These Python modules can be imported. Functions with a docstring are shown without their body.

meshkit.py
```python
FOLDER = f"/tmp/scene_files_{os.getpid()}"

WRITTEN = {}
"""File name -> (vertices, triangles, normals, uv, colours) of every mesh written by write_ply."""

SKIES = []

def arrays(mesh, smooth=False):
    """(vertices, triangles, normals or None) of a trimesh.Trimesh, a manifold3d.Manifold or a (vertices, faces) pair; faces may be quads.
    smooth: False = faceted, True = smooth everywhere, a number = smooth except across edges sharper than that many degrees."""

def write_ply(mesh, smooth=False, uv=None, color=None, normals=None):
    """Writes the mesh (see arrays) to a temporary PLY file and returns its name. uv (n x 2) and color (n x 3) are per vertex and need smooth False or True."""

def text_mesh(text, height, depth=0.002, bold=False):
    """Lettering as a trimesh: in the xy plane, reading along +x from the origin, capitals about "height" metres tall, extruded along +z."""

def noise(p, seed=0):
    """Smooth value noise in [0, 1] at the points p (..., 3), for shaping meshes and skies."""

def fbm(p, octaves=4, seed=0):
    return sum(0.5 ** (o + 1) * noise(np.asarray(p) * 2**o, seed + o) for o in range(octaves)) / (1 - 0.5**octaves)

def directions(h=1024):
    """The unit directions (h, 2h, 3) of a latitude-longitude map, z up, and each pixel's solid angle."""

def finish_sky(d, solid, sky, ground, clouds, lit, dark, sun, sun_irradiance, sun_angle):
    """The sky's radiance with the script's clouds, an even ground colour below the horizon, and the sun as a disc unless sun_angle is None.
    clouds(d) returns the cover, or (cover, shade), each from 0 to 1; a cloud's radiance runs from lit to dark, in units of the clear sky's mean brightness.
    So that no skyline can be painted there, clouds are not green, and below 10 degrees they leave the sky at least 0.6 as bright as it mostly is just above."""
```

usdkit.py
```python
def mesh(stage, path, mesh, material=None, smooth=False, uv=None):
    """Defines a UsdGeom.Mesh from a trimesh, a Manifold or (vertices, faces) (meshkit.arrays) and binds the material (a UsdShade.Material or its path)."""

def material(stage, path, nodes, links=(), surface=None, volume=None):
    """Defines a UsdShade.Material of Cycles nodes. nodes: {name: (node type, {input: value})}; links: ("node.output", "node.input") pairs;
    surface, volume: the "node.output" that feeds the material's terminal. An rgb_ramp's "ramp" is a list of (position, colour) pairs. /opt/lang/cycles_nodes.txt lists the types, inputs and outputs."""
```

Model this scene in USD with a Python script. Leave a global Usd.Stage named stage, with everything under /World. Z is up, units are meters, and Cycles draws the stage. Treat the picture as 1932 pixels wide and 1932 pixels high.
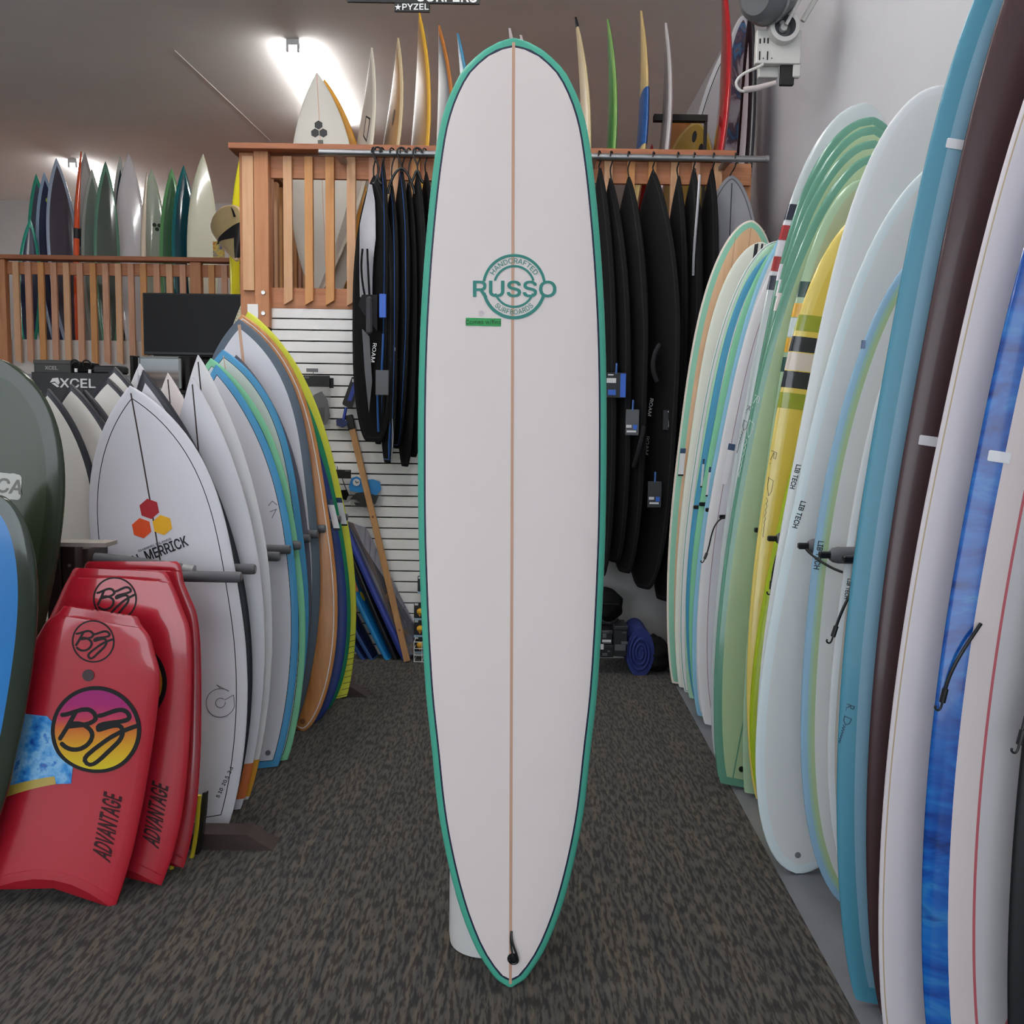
import math, random
import numpy as np, trimesh, shapely
from shapely.geometry import Polygon, LineString, Point, box as sbox
from shapely import affinity
import usdkit, meshkit
from pxr import Usd, UsdGeom, UsdLux, Gf, Sdf

stage = Usd.Stage.CreateInMemory()
UsdGeom.SetStageUpAxis(stage, 'Z'); UsdGeom.SetStageMetersPerUnit(stage, 1.0)
UsdGeom.Xform.Define(stage, '/World')

# ------------------------------------------------------------------ camera, sky, exposure
F, CAM_H, PITCH, ROLL = 1740.0, 1.65, math.radians(5.35), math.radians(0.9)
EXPOSURE, TUBE, SKY = 0.36, 34.0, 0.7
cam = UsdGeom.Camera.Define(stage, '/World/camera')
cam.CreateHorizontalApertureAttr(36.0); cam.CreateVerticalApertureAttr(36.0)
cam.CreateFocalLengthAttr(36.0 * F / 1932.0)
cam.CreateExposureAttr(EXPOSURE)
fwd = np.array([0, math.cos(PITCH), -math.sin(PITCH)]); u0_ = np.array([0, math.sin(PITCH), math.cos(PITCH)]); r0_ = np.array([1.0, 0, 0])
rgt = math.cos(ROLL) * r0_ + math.sin(ROLL) * u0_
upv = math.cos(ROLL) * u0_ - math.sin(ROLL) * r0_
CAM = np.array([0, 0, CAM_H])
cm = np.eye(4); cm[0, :3], cm[1, :3], cm[2, :3], cm[3, :3] = rgt, upv, -fwd, CAM
cam.AddTransformOp().Set(Gf.Matrix4d(*cm.ravel().tolist()))
sky = UsdLux.DomeLight.Define(stage, '/World/sky')          # daylight that enters through the open shop front behind the camera
sky.CreateIntensityAttr(SKY); sky.CreateColorAttr(Gf.Vec3f(0.86, 0.93, 1.0))

# ------------------------------------------------------------------ measuring: where a point of the photograph lies in the room
def ray(px, py): return fwd * F + rgt * (px - 966) - upv * (py - 966)
def at(px, py, Y): d = ray(px, py); return CAM + d * (Y / d[1])
def floor_at(px, py, z=0.0): d = ray(px, py); return CAM + d * ((z - CAM_H) / d[2])
def on_x(px, py, X): d = ray(px, py); return CAM + d * (X / d[0])

# ------------------------------------------------------------------ materials
def lin(c):
    if isinstance(c, str):
        v = np.array([int(c[i:i + 2], 16) for i in (1, 3, 5)]) / 255.0
        return tuple(np.where(v <= 0.04045, v / 12.92, ((v + 0.055) / 1.055) ** 2.4))
    return c
LOOKS = {}
def mat(name, color, rough=0.5, metal=0.0, coat=0.0, spec=0.5, noise=0.0, nscale=(6, 6, 6), bump=0.0, bscale=None, trans=0.0, alpha=1.0):
    if name in LOOKS: return LOOKS[name]
    c = lin(color)
    nodes = {'p': ('principled_bsdf', {'base_color': c, 'roughness': rough, 'metallic': metal, 'coat_weight': coat, 'coat_roughness': 0.06, 'specular_ior_level': spec, 'transmission_weight': trans, 'alpha': alpha})}
    links = []
    if noise or bump:
        nodes['g'] = ('geometry', {}); nodes['m'] = ('mapping', {'scale': nscale}); links += [('g.position', 'm.vector')]
        nodes['n'] = ('noise_texture', {'scale': 1.0, 'detail': 4.0, 'roughness': 0.6}); links += [('m.vector', 'n.vector')]
    if noise:
        nodes['r'] = ('rgb_ramp', {'ramp': [(0.25, tuple(x * (1 - noise) for x in c)), (0.75, tuple(min(1, x * (1 + noise * .6)) for x in c))]})
        links += [('n.fac', 'r.fac'), ('r.color', 'p.base_color')]
    if bump:
        nodes['b'] = ('bump', {'strength': bump, 'distance': 0.004}); links += [('n.fac', 'b.height'), ('b.normal', 'p.normal')]
    LOOKS[name] = usdkit.material(stage, '/World/Looks/' + name, nodes, links, surface='p.BSDF')
    return LOOKS[name]
def ramp_mat(name, stops, scale, detail=4, rough=0.5, coat=0.0, bump=0.0, distort=0.0, node='noise_texture'):
    if name in LOOKS: return LOOKS[name]
    nodes = {'g': ('geometry', {}), 'm': ('mapping', {'scale': scale}), 'n': (node, {'scale': 1.0, 'detail': float(detail), 'roughness': 0.6, 'distortion': distort}),
             'r': ('rgb_ramp', {'ramp': [(s, lin(c)) for s, c in stops]}), 'p': ('principled_bsdf', {'roughness': rough, 'coat_weight': coat, 'coat_roughness': 0.05})}
    links = [('g.position', 'm.vector'), ('m.vector', 'n.vector'), ('n.fac', 'r.fac'), ('r.color', 'p.base_color')]
    if bump:
        nodes['b'] = ('bump', {'strength': bump, 'distance': 0.004}); links += [('n.fac', 'b.height'), ('b.normal', 'p.normal')]
    LOOKS[name] = usdkit.material(stage, '/World/Looks/' + name, nodes, links, surface='p.BSDF')
    return LOOKS[name]
def gradient_mat(name, stops, z0, z1, rough=0.25, coat=0.3):
    """printed colour fade along the height of one thing"""
    nodes = {'g': ('geometry', {}), 's': ('separate_xyz', {}), 'q': ('map_range', {'from_min': z0, 'from_max': z1, 'clamp': True}),
             'r': ('rgb_ramp', {'ramp': [(s, lin(c)) for s, c in stops]}), 'p': ('principled_bsdf', {'roughness': rough, 'coat_weight': coat})}
    links = [('g.position', 's.vector'), ('s.z', 'q.value'), ('q.result', 'r.fac'), ('r.color', 'p.base_color')]
    LOOKS[name] = usdkit.material(stage, '/World/Looks/' + name, nodes, links, surface='p.BSDF'); return LOOKS[name]
def emit_mat(name, color, strength):
    LOOKS[name] = usdkit.material(stage, '/World/Looks/' + name, {'e': ('emission', {'color': lin(color), 'strength': strength})}, [], surface='e.emission'); return LOOKS[name]

# ------------------------------------------------------------------ prims
TAKEN = {}
def numbered(parent, name):
    k = TAKEN.get((parent, name), 0); TAKEN[(parent, name)] = k + 1
    return name if k == 0 else f'{name}_{k:03d}'
def tag(prim, **kw):
    for k, v in kw.items():
        if v: prim.SetCustomDataByKey(k, v)
BASE = {}
def thing(name, label, category, loc=(0, 0, 0), group=None, kind=None):
    p = '/World/' + numbered('/World', name)
    x = UsdGeom.Xform.Define(stage, p); x.AddTranslateOp().Set(Gf.Vec3d(*map(float, loc)))
    tag(x.GetPrim(), label=label, category=category, group=group, kind=kind); BASE[p] = np.array(loc, float)
    return p
def part(name, mesh, material, parent, smooth=35, label=None, kind=None):
    """a mesh in room coordinates, child of parent"""
    p = parent + '/' + numbered(parent, name)
    root = '/'.join(p.split('/')[:3]); b = BASE.get(root, np.zeros(3))
    if hasattr(mesh, 'to_mesh'): mesh = meshkit.arrays(mesh)[:2]
    v, f = (np.array(mesh.vertices), np.array(mesh.faces)) if hasattr(mesh, 'vertices') else (np.asarray(mesh[0], float), np.asarray(mesh[1], int))
    m = usdkit.mesh(stage, p, (v - b, f), material, smooth=smooth)
    tag(m.GetPrim(), label=label, kind=kind)
    return p
def single(name, mesh, material, label, category, group=None, kind=None, smooth=35):
    p = '/World/' + numbered('/World', name)
    v, f = (np.array(mesh.vertices), np.array(mesh.faces)) if hasattr(mesh, 'vertices') else mesh
    c = np.array([*(v[:, :2].min(0) + v[:, :2].max(0)) / 2, v[:, 2].min()])
    m = usdkit.mesh(stage, p, (v - c, f), material, smooth=smooth); m.AddTranslateOp().Set(Gf.Vec3d(*c.tolist()))
    tag(m.GetPrim(), label=label, category=category, group=group, kind=kind); return p
def structure(name, label=None):
    p = '/World/' + name; x = UsdGeom.Xform.Define(stage, p); tag(x.GetPrim(), kind='structure', label=label); return p

# ------------------------------------------------------------------ shapes
def bx(lo, hi, bevel=0.0):
    lo, hi = np.minimum(lo, hi), np.maximum(lo, hi)
    if bevel <= 0:
        m = trimesh.creation.box(hi - lo); m.apply_translation((lo + hi) / 2); return m
    pts = []
    for i in (0, 1):
        for j in (0, 1):
            for k in (0, 1):
                c = np.array([(lo, hi)[i][0], (lo, hi)[j][1], (lo, hi)[k][2]]); s = np.array([1 - 2 * i, 1 - 2 * j, 1 - 2 * k]) * bevel
                for a in range(3):
                    q = c + s; q[a] = c[a]; pts.append(q)
    return trimesh.convex.convex_hull(np.array(pts))
def tube(path, r, n=10, closed=False):
    P = np.asarray(path, float); R = np.broadcast_to(r, (len(P),)).astype(float)
    T = np.gradient(P, axis=0); T /= np.linalg.norm(T, axis=1, keepdims=True) + 1e-12
    ref = np.array([0, 0, 1.0]) if abs(T[:, 2]).max() < 0.9 else np.array([0.31, 0.95, 0.05])
    A = np.cross(T, ref); A /= np.linalg.norm(A, axis=1, keepdims=True) + 1e-12; B = np.cross(T, A)
    th = np.arange(n) * 2 * np.pi / n
    V = P[:, None] + R[:, None, None] * (np.cos(th)[None, :, None] * A[:, None] + np.sin(th)[None, :, None] * B[:, None])
    V = V.reshape(-1, 3); Fs = []
    for i in range(len(P) - 1):
        for j in range(n):
            a, b, c, d = i * n + j, i * n + (j + 1) % n, (i + 1) * n + (j + 1) % n, (i + 1) * n + j
            Fs += [[a, c, b], [a, d, c]]
    V = np.vstack([V, P[0], P[-1]]); s, e = len(V) - 2, len(V) - 1
    for j in range(n):
        Fs += [[s, j, (j + 1) % n], [e, (len(P) - 1) * n + (j + 1) % n, (len(P) - 1) * n + j]]
    m = trimesh.Trimesh(V, np.array(Fs), process=False)
    if m.volume < 0: m.invert()
    return m
def smooth_path(pts, n=24):
    from scipy.interpolate import PchipInterpolator, CubicSpline
    P = np.asarray(pts, float); d = np.r_[0, np.cumsum(np.linalg.norm(np.diff(P, axis=0), axis=1))]
    return CubicSpline(d, P)(np.linspace(0, d[-1], n))
def cyl(a, b, r, n=20, r2=None):
    return tube([a, b], [r, r if r2 is None else r2], n)
def lathe(profile, center, axis=(0, 0, 1), n=32):
    m = trimesh.creation.revolve(np.array(profile), sections=n)
    m.apply_transform(trimesh.geometry.align_vectors([0, 0, 1], axis)); m.apply_translation(center); return m
def extr(poly, d):
    ms = [trimesh.creation.extrude_polygon(g, d, engine='earcut') for g in getattr(poly, 'geoms', [poly]) if g.area > 1e-9]
    return trimesh.util.concatenate(ms)
def plane_mesh(m, origin, ux, uy, uz):
    """lay an xy-plane mesh (z = thickness) on a plane of the room"""
    v = np.array(m.vertices); w = np.asarray(origin) + v[:, :1] * np.asarray(ux) + v[:, 1:2] * np.asarray(uy) + v[:, 2:] * np.asarray(uz)
    out = trimesh.Trimesh(w, np.array(m.faces), process=False)
    if np.dot(np.cross(ux, uy), uz) < 0: out.invert()
    return out
_TX = {}
def text(s, h, bold=False, depth=0.0008, slant=0.0, stretch=1.0, center=True):
    k = (s, h, bold, depth, slant, stretch, center)
    if k not in _TX:
        m = meshkit.text_mesh(s, h, depth, bold); v = np.array(m.vertices)
        v[:, 0] = v[:, 0] * stretch + slant * v[:, 1]
        if center: v[:, :2] -= (v[:, :2].min(0) + v[:, :2].max(0)) / 2
        _TX[k] = trimesh.Trimesh(v, np.array(m.faces), process=False)
    return _TX[k].copy()
def strokes(lines, w, depth=0.0008):
    return extr(shapely.union_all([LineString(l).buffer(w / 2, quad_segs=5) for l in lines]).simplify(w * .04), depth)

# ------------------------------------------------------------------ boards
LONG = dict(tw=.28, t0=.5, na=2.4, nb=.55, ta=2.2, tb=.8)
ROUND = dict(tw=.012, t0=.5, na=2.4, nb=.55, ta=2.6, tb=.6)
SHORT = dict(tw=.14, t0=.47, na=2.0, nb=.9, ta=2.0, tb=.9)
PIN = dict(tw=.02, t0=.47, na=2.0, nb=.9, ta=2.4, tb=.7)
class Board:
    def __init__(s, P0, P1, W, T=.06, rocker=.05, N=(0, -1, 0), table=None, nrow=40, pw=2.6, tipT=.3, **kw):
        s.P0, s.P1 = np.asarray(P0, float), np.asarray(P1, float)
        A = s.P1 - s.P0; s.L = np.linalg.norm(A); s.A = A / s.L
        N = np.asarray(N, float); N = N - s.A * (N @ s.A); s.N = N / np.linalg.norm(N); s.U = np.cross(s.A, s.N)
        s.W, s.T, s.rocker, s.table, s.kw, s.nrow, s.pw, s.tipT = W, T, rocker, table, kw, nrow, pw, tipT
        t = np.r_[np.linspace(0, .06, 14), np.linspace(.08, .9, 50), np.linspace(.91, 1, 26)]
        h = s.hw(t); s.poly = Polygon(np.r_[np.c_[h, t * s.L], np.c_[-h[::-1], t[::-1] * s.L]]).buffer(0)
        if s.poly.geom_type != 'Polygon': s.poly = max(s.poly.geoms, key=lambda g: g.area)
    def hw(s, t):
        t = np.asarray(t, float)
        if s.table is not None: return np.maximum(np.interp(t, s.table[0], s.table[1]) * s.W, .001)
        k = s.kw; q = np.clip((t - k['t0']) / (1 - k['t0']), 0, 1); r = np.clip((k['t0'] - t) / k['t0'], 0, 1)
        return np.maximum(np.where(t >= k['t0'], s.W / 2 * (1 - q ** k['na']) ** k['nb'], k['tw'] / 2 + (s.W - k['tw']) / 2 * (1 - r ** k['ta']) ** k['tb']), .001)
    def th(s, t): return s.T * (s.tipT + (1 - s.tipT) * (1 - np.abs(2 * np.asarray(t) - 1) ** 2.6))
    def wc(s, t): return s.rocker * ((2 * np.asarray(t) - 1) ** 2 - 1)
    def top(s, u, t): return s.wc(t) + s.th(t) / 2 * np.sqrt(np.clip(1 - np.clip(np.abs(u) / s.hw(t), 0, 1) ** s.pw, 0, 1))
    def world(s, u, v, w): return s.P0 + np.outer(u, s.U) + np.outer(v, s.A) + np.outer(w, s.N)
    def uv(s, px, py):
        d = ray(px, py); k = ((s.P0 - CAM) @ s.N) / (d @ s.N)
        for _ in range(4):
            q = CAM + d * k - s.P0; u, v = q @ s.U, q @ s.A
            w = float(s.top(np.array([u]), np.array([min(max(v / s.L, 0), 1)]))[0]); k = ((s.P0 + s.N * w - CAM) @ s.N) / (d @ s.N)
        return u, v
    def inner(s, d, vs):
        if d <= 0: return s.hw(vs / s.L)
        p = s.poly.buffer(-d)
        if p.is_empty: return np.zeros(len(vs))
        if p.geom_type != 'Polygon': p = max(p.geoms, key=lambda g: g.area)
        c = np.array(p.exterior.coords); out = np.zeros(len(vs))
        a, b = c[:-1], c[1:]
        for i, v in enumerate(vs):
            m = (np.minimum(a[:, 1], b[:, 1]) <= v) & (np.maximum(a[:, 1], b[:, 1]) >= v) & (np.abs(a[:, 1] - b[:, 1]) > 1e-9)
            if m.any(): out[i] = max(0, (a[m, 0] + (b[m, 0] - a[m, 0]) * (v - a[m, 1]) / (b[m, 1] - a[m, 1])).max())
        return out
    def rows(s, insets=()):
        t = np.r_[1 - np.cos(np.linspace(0, np.pi / 2, 9)[:-1]) , np.linspace(.5, .5, 0)] * .08
        t = np.r_[t, np.linspace(.08, .9, s.nrow), .9 + .1 * np.sin(np.linspace(0, np.pi / 2, 14)[1:])]
        v = t * s.L
        for d in insets:
            for p in [s.poly.buffer(-d)]:
                if not p.is_empty: v = np.r_[v, p.bounds[1] - 1e-4, p.bounds[1] + 1e-4, p.bounds[3] - 1e-4]
        return np.unique(np.clip(v, 0, s.L))
    def grid(s, vs, us, ws):
        n, m = us.shape; V = s.world(us.ravel(), np.repeat(vs, m), ws.ravel())
        i, j = np.meshgrid(np.arange(n - 1), np.arange(m - 1), indexing='ij'); a = (i * m + j).ravel()
        Fs = np.vstack([np.c_[a, a + 1, a + m + 1], np.c_[a, a + m + 1, a + m]])
        ar = np.linalg.norm(np.cross(V[Fs[:, 1]] - V[Fs[:, 0]], V[Fs[:, 2]] - V[Fs[:, 0]]), axis=1)
        return V, Fs[ar > 1e-11]
    def rail_path(s, vs, h, frac_bottom=0.0, m=6):
        """right side: from inset half width h on the deck round the rail to the bottom centre; returns u, w arrays"""
        t = vs / s.L; H = s.hw(t); c1 = np.clip(h / H, 0, 1)[:, None]; ph = np.sin(np.linspace(0, np.pi / 2, m))[None]
        c = c1 + (1 - c1) * ph; wt = s.th(t)[:, None] / 2 * np.sqrt(np.clip(1 - c ** s.pw, 0, 1))
        pb = np.cos(np.linspace(0, np.pi / 2, m + 3))[None, 1:]; cb = frac_bottom + (1 - frac_bottom) * pb
        wb = -.8 * s.th(t)[:, None] / 2 * np.sqrt(np.clip(1 - cb ** s.pw, 0, 1)); cb = np.broadcast_to(cb, (len(vs), cb.shape[1]))
        return np.hstack([c, cb]) * H[:, None], np.hstack([wt, wb]) + s.wc(t)[:, None]
    def build(s, parent, zones, deck, names=None, deck_name='deck'):
        """zones: [(inset to which it reaches, material, name), ...] from the rail inwards; the first is the rail with the bottom"""
        ins = [z[0] for z in zones]; vs = s.rows(ins); t = vs / s.L
        hs = [s.inner(d, vs) for d in ins]
        u, w = s.rail_path(vs, hs[0]); U2 = np.hstack([u, -u[:, ::-1][:, 1:]]); W2 = np.hstack([w, w[:, ::-1][:, 1:]])
        V, Fs = s.grid(vs, U2[:, ::-1], W2[:, ::-1])
        for e, flip in ((0, 0), (-1, 1)):                                     # close the ends
            ring = s.world(U2[e], np.full(U2.shape[1], vs[e]), W2[e]); c = ring.mean(0); k = len(V); V = np.vstack([V, ring, c]); n = len(ring)
            tri = np.c_[np.arange(n) + k, (np.arange(n) + 1) % n + k, np.full(n, k + n)]
            Fs = np.vstack([Fs, tri if flip else tri[:, ::-1]])
        part(zones[0][2], (V, Fs), zones[0][1], parent, smooth=60)
        for (d, m_, nm), ho, hi in zip(zones[1:], hs[:-1], hs[1:]):
            us, ws = [], []
            q = np.linspace(0, 1, 4)[None]; uu = ho[:, None] + (hi - ho)[:, None] * q; ww = np.stack([s.top(uu[:, k], t) for k in range(4)], 1)
            V1, F1 = s.grid(vs, uu[:, ::-1], ww[:, ::-1]); V2, F2 = s.grid(vs, -uu, ww)
            part(nm, (np.vstack([V1, V2]), np.vstack([F1, F2 + len(V1)])), m_, parent, smooth=60)
        h = hs[-1]; q = np.sin(np.linspace(-np.pi / 2, np.pi / 2, 15))[None]; uu = h[:, None] * q
        ww = np.stack([s.top(uu[:, k], t) for k in range(15)], 1)
        V, Fs = s.grid(vs, uu, ww); part(deck_name, (V, Fs), deck, parent, smooth=60)
    def stringer(s, parent, material, w=.006, v0=.02, v1=None, u0=0.0, name='stringer', off=.0006):
        vs = np.linspace(v0, (s.L - .02) if v1 is None else v1, 40); uu = np.c_[np.full(40, u0 - w / 2), np.full(40, u0 + w / 2)]
        ww = np.stack([s.top(uu[:, k], vs / s.L) for k in (0, 1)], 1) + off
        part(name, s.grid(vs, uu, ww), material, parent, smooth=True)
    def band(s, parent, material, v0, v1, ins=.06, name='stripe', off=.0012, side='both', full=False):
        vs = np.linspace(v0, v1, 6); h = s.inner(ins, vs) if not full else np.zeros(6)
        u, w = s.rail_path(vs, h, .6, 9); Us, Fss, k = [], [], 0
        H = s.hw(vs / s.L)[:, None]; tt = s.wc(vs / s.L)[:, None]; sc = 1 + off / H
        wo = tt + (w - tt) * (1 + 2 * off / (s.T)); uo = u * sc
        wo[:, :1] = wo[:, :1]
        for sg in ((1, -1) if side == 'both' else ((1,) if side == 'right' else (-1,))):
            V, Fs = s.grid(vs, (sg * uo)[:, ::-sg], wo[:, ::-sg]); Us.append(V); Fss.append(Fs + k); k += len(V)
        part(name, (np.vstack(Us), np.vstack(Fss)), material, parent, smooth=60)
    def decal(s, parent, name, mesh, uv, material, ang=0.0, off=.001, label=None, sub=.03):
        v = np.array(mesh.vertices); f = np.array(mesh.faces)
        if sub: v, f = trimesh.remesh.subdivide_to_size(v, f, sub, max_iter=8)
        c, n = math.cos(ang), math.sin(ang); u = uv[0] + c * v[:, 0] - n * v[:, 1]; vv = uv[1] + n * v[:, 0] + c * v[:, 1]
        w = s.top(u, np.clip(vv / s.L, 0, 1)) + off + v[:, 2]
        return part(name, (s.world(u, vv, w), f), material, parent, smooth=False, label=label)
    def point(s, u, v, off=0.0): return s.world(np.array([u]), np.array([v]), s.top(np.array([u]), np.array([min(max(v / s.L, 0), 1)])) + off)[0]
def px_board(tail, nose, W, lean=.12, tail_z=.004, **kw):
    """a board whose tail stands on the floor where the photograph shows it and whose nose lies `lean` further back"""
    P0 = floor_at(*tail, z=tail_z); return Board(P0, at(*nose, P0[1] + lean), W, **kw)
# ------------------------------------------------------------------ looks used all over
WHITE_WALL = mat('wall_paint', '#c6c6ca', .75, noise=.03, nscale=(3, 3, 3))
CEIL = mat('ceiling_paint', '#f0edea', .9, noise=.04, nscale=(1.2, 1.2, 1.2))
CONCRETE = mat('sealed_concrete', '#6f7076', .45, noise=.12, nscale=(5, 5, 5), bump=.1)
SLAT = mat('slat_white', '#f7f3f1', .4)
DARK = mat('groove_dark', '#1a1817', .7)
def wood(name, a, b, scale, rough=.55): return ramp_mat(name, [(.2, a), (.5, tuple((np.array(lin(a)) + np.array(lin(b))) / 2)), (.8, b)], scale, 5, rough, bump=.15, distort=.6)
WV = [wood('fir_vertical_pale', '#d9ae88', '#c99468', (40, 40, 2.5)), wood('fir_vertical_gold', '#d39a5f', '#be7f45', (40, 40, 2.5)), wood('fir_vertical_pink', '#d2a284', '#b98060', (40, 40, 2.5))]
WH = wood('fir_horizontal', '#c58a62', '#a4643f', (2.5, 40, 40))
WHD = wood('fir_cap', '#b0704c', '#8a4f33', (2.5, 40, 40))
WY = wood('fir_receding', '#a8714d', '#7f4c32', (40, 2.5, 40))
WPOST = wood('fir_post', '#c98f66', '#ad6c42', (30, 30, 2))
DKWOOD = wood('rack_dark_wood', '#42322d', '#2c211f', (10, 40, 40), .5)
BLACK = mat('black_fabric', '#0b0b0d', .85, spec=.25, bump=.3, nscale=(60, 60, 14))
BLACK2 = mat('charcoal_fabric', '#1b1b1e', .8, spec=.3, bump=.3, nscale=(60, 60, 14))
BLACKP = mat('black_plastic', '#141416', .35)
FOAM = mat('foam_grey', '#5e5e62', .8, bump=.25, nscale=(120, 120, 120))
STEEL = mat('galvanised_steel', '#9a9a9c', .38, metal=.85, noise=.1, nscale=(20, 20, 20))
CHROME = mat('bolt_zinc', '#c9c9c6', .3, metal=.9)
WHITEP = mat('white_plastic', '#d8d8d6', .4)
YB = 6.47
ZR = lambda y: at(600, y, YB)[2]
# ------------------------------------------------------------------ floor, walls, ceiling
XW, ZC, YF = 1.90, 5.2, 15.5
f_ = structure('floor', 'grey sealed concrete floor')
part('slab', bx((-9, -7, -.2), (XW + .1, YF, 0)), CONCRETE, f_)
ca, cb = floor_at(1621, 1932), floor_at(1279, 1303); k_ = (cb[0] - ca[0]) / (cb[1] - ca[1]); cx = lambda y: ca[0] + k_ * (y - ca[1])
poly = Polygon([(-9, -7), (cx(-7), -7), (cx(YB + .02), YB + .02), (-1.86, YB + .02), (-1.86, 10.7), (-9, 10.7)])
nodes = {'g': ('geometry', {}), 'm1': ('mapping', {'scale': (84, 15, 1)}), 'm2': ('mapping', {'scale': (44, 1.6, 1)}), 'm3': ('mapping', {'scale': (1.6, 1.2, 1)}),
         'n1': ('noise_texture', {'scale': 1.0, 'detail': 2.0, 'roughness': .5}), 'n2': ('noise_texture', {'scale': 1.0, 'detail': 3.0, 'roughness': .6}), 'n3': ('noise_texture', {'scale': 1.0, 'detail': 2.0}),
         'r1': ('rgb_ramp', {'ramp': [(.38, lin('#3b3938')), (.47, lin('#4c4947')), (.5, lin('#615e5b')), (.66, lin('#6f6b66'))]}),
         'r2': ('rgb_ramp', {'ramp': [(.34, lin('#4f545a')), (.5, lin('#75716d')), (.66, lin('#968874'))]}),
         'x': ('mix', {'mix_type': 'overlay', 'fac': .75}), 'b': ('bump', {'strength': .7, 'distance': .006}), 'p': ('principled_bsdf', {'roughness': .95, 'specular_ior_level': .15, 'sheen_weight': .1})}
CARPET = usdkit.material(stage, '/World/Looks/loop_carpet', nodes, [('g.position', 'm1.vector'), ('g.position', 'm2.vector'), ('m1.vector', 'n1.vector'), ('m2.vector', 'n2.vector'), ('n1.fac', 'r1.fac'), ('n2.fac', 'r2.fac'),
         ('r1.color', 'x.color1'), ('r2.color', 'x.color2'), ('x.color', 'p.base_color'), ('n1.fac', 'b.height'), ('b.normal', 'p.normal')], surface='p.BSDF')
m_ = extr(poly, .006)
tag(stage.GetPrimAtPath(single('carpet', m_, CARPET, 'dark grey and brown streaked loop carpet covering the shop floor', 'carpet', smooth=False)), kind='structure')
w_ = structure('wall_right', 'white painted side wall behind the row of longboards')
part('plaster', bx((XW, -7, 0), (XW + .12, YF, ZC)), WHITE_WALL, w_)
w_ = structure('wall_left'); part('plaster', bx((-9.1, -7, 0), (-9, YF, ZC)), WHITE_WALL, w_)
w_ = structure('wall_far', 'grey end wall beyond the loft'); part('plaster', bx((-9, YF, 0), (XW + .1, YF + .1, ZC)), mat('far_paint', '#b4b2b0', .8), w_)
c_ = structure('ceiling', 'plain grey ceiling'); part('plasterboard', bx((-9.1, -7, ZC), (XW + .1, YF + .1, ZC + .1)), CEIL, c_)
def ceil_pt(px, py): d = ray(px, py); return CAM + d * ((ZC - CAM_H) / d[2])
for a, b in (((330, 95), (510, 265)),):
    A, B = ceil_pt(*a), ceil_pt(*b); A[2] = B[2] = ZC - .002; part('board_joint', tube([A, B], .0035, 6), CEIL, c_)
w_ = structure('wall_back', 'white slatwall under the loft, plain wall to its right')
XS = at(513, 700, YB)[0]; XE = at(1012, 700, YB)[0]
part('backing', bx((XS - .02, YB + .02, 0), (XE, YB + .05, 2.45)), DARK, w_)
for k in range(32):
    part('slat', bx((XS, YB, k * .0762 + .0055), (XE, YB + .03, k * .0762 + .0762 - .0035), .002), SLAT, w_, smooth=False)
part('plain_panel', bx((XE, YB, 0), (XW, YB + .05, 2.45)), mat('plain_panel_paint', '#a5a2a0', .7), w_)
w_ = structure('wall_side', 'white wall under the side of the loft'); part('plaster', bx((-1.87, YB + .06, 0), (-1.80, 10.8, 2.4)), WHITE_WALL, w_)
w_ = structure('wall_loft_front', 'white wall under the rear loft'); part('plaster', bx((-9, 10.72, 0), (-1.87, 10.8, 2.36)), WHITE_WALL, w_)
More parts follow.
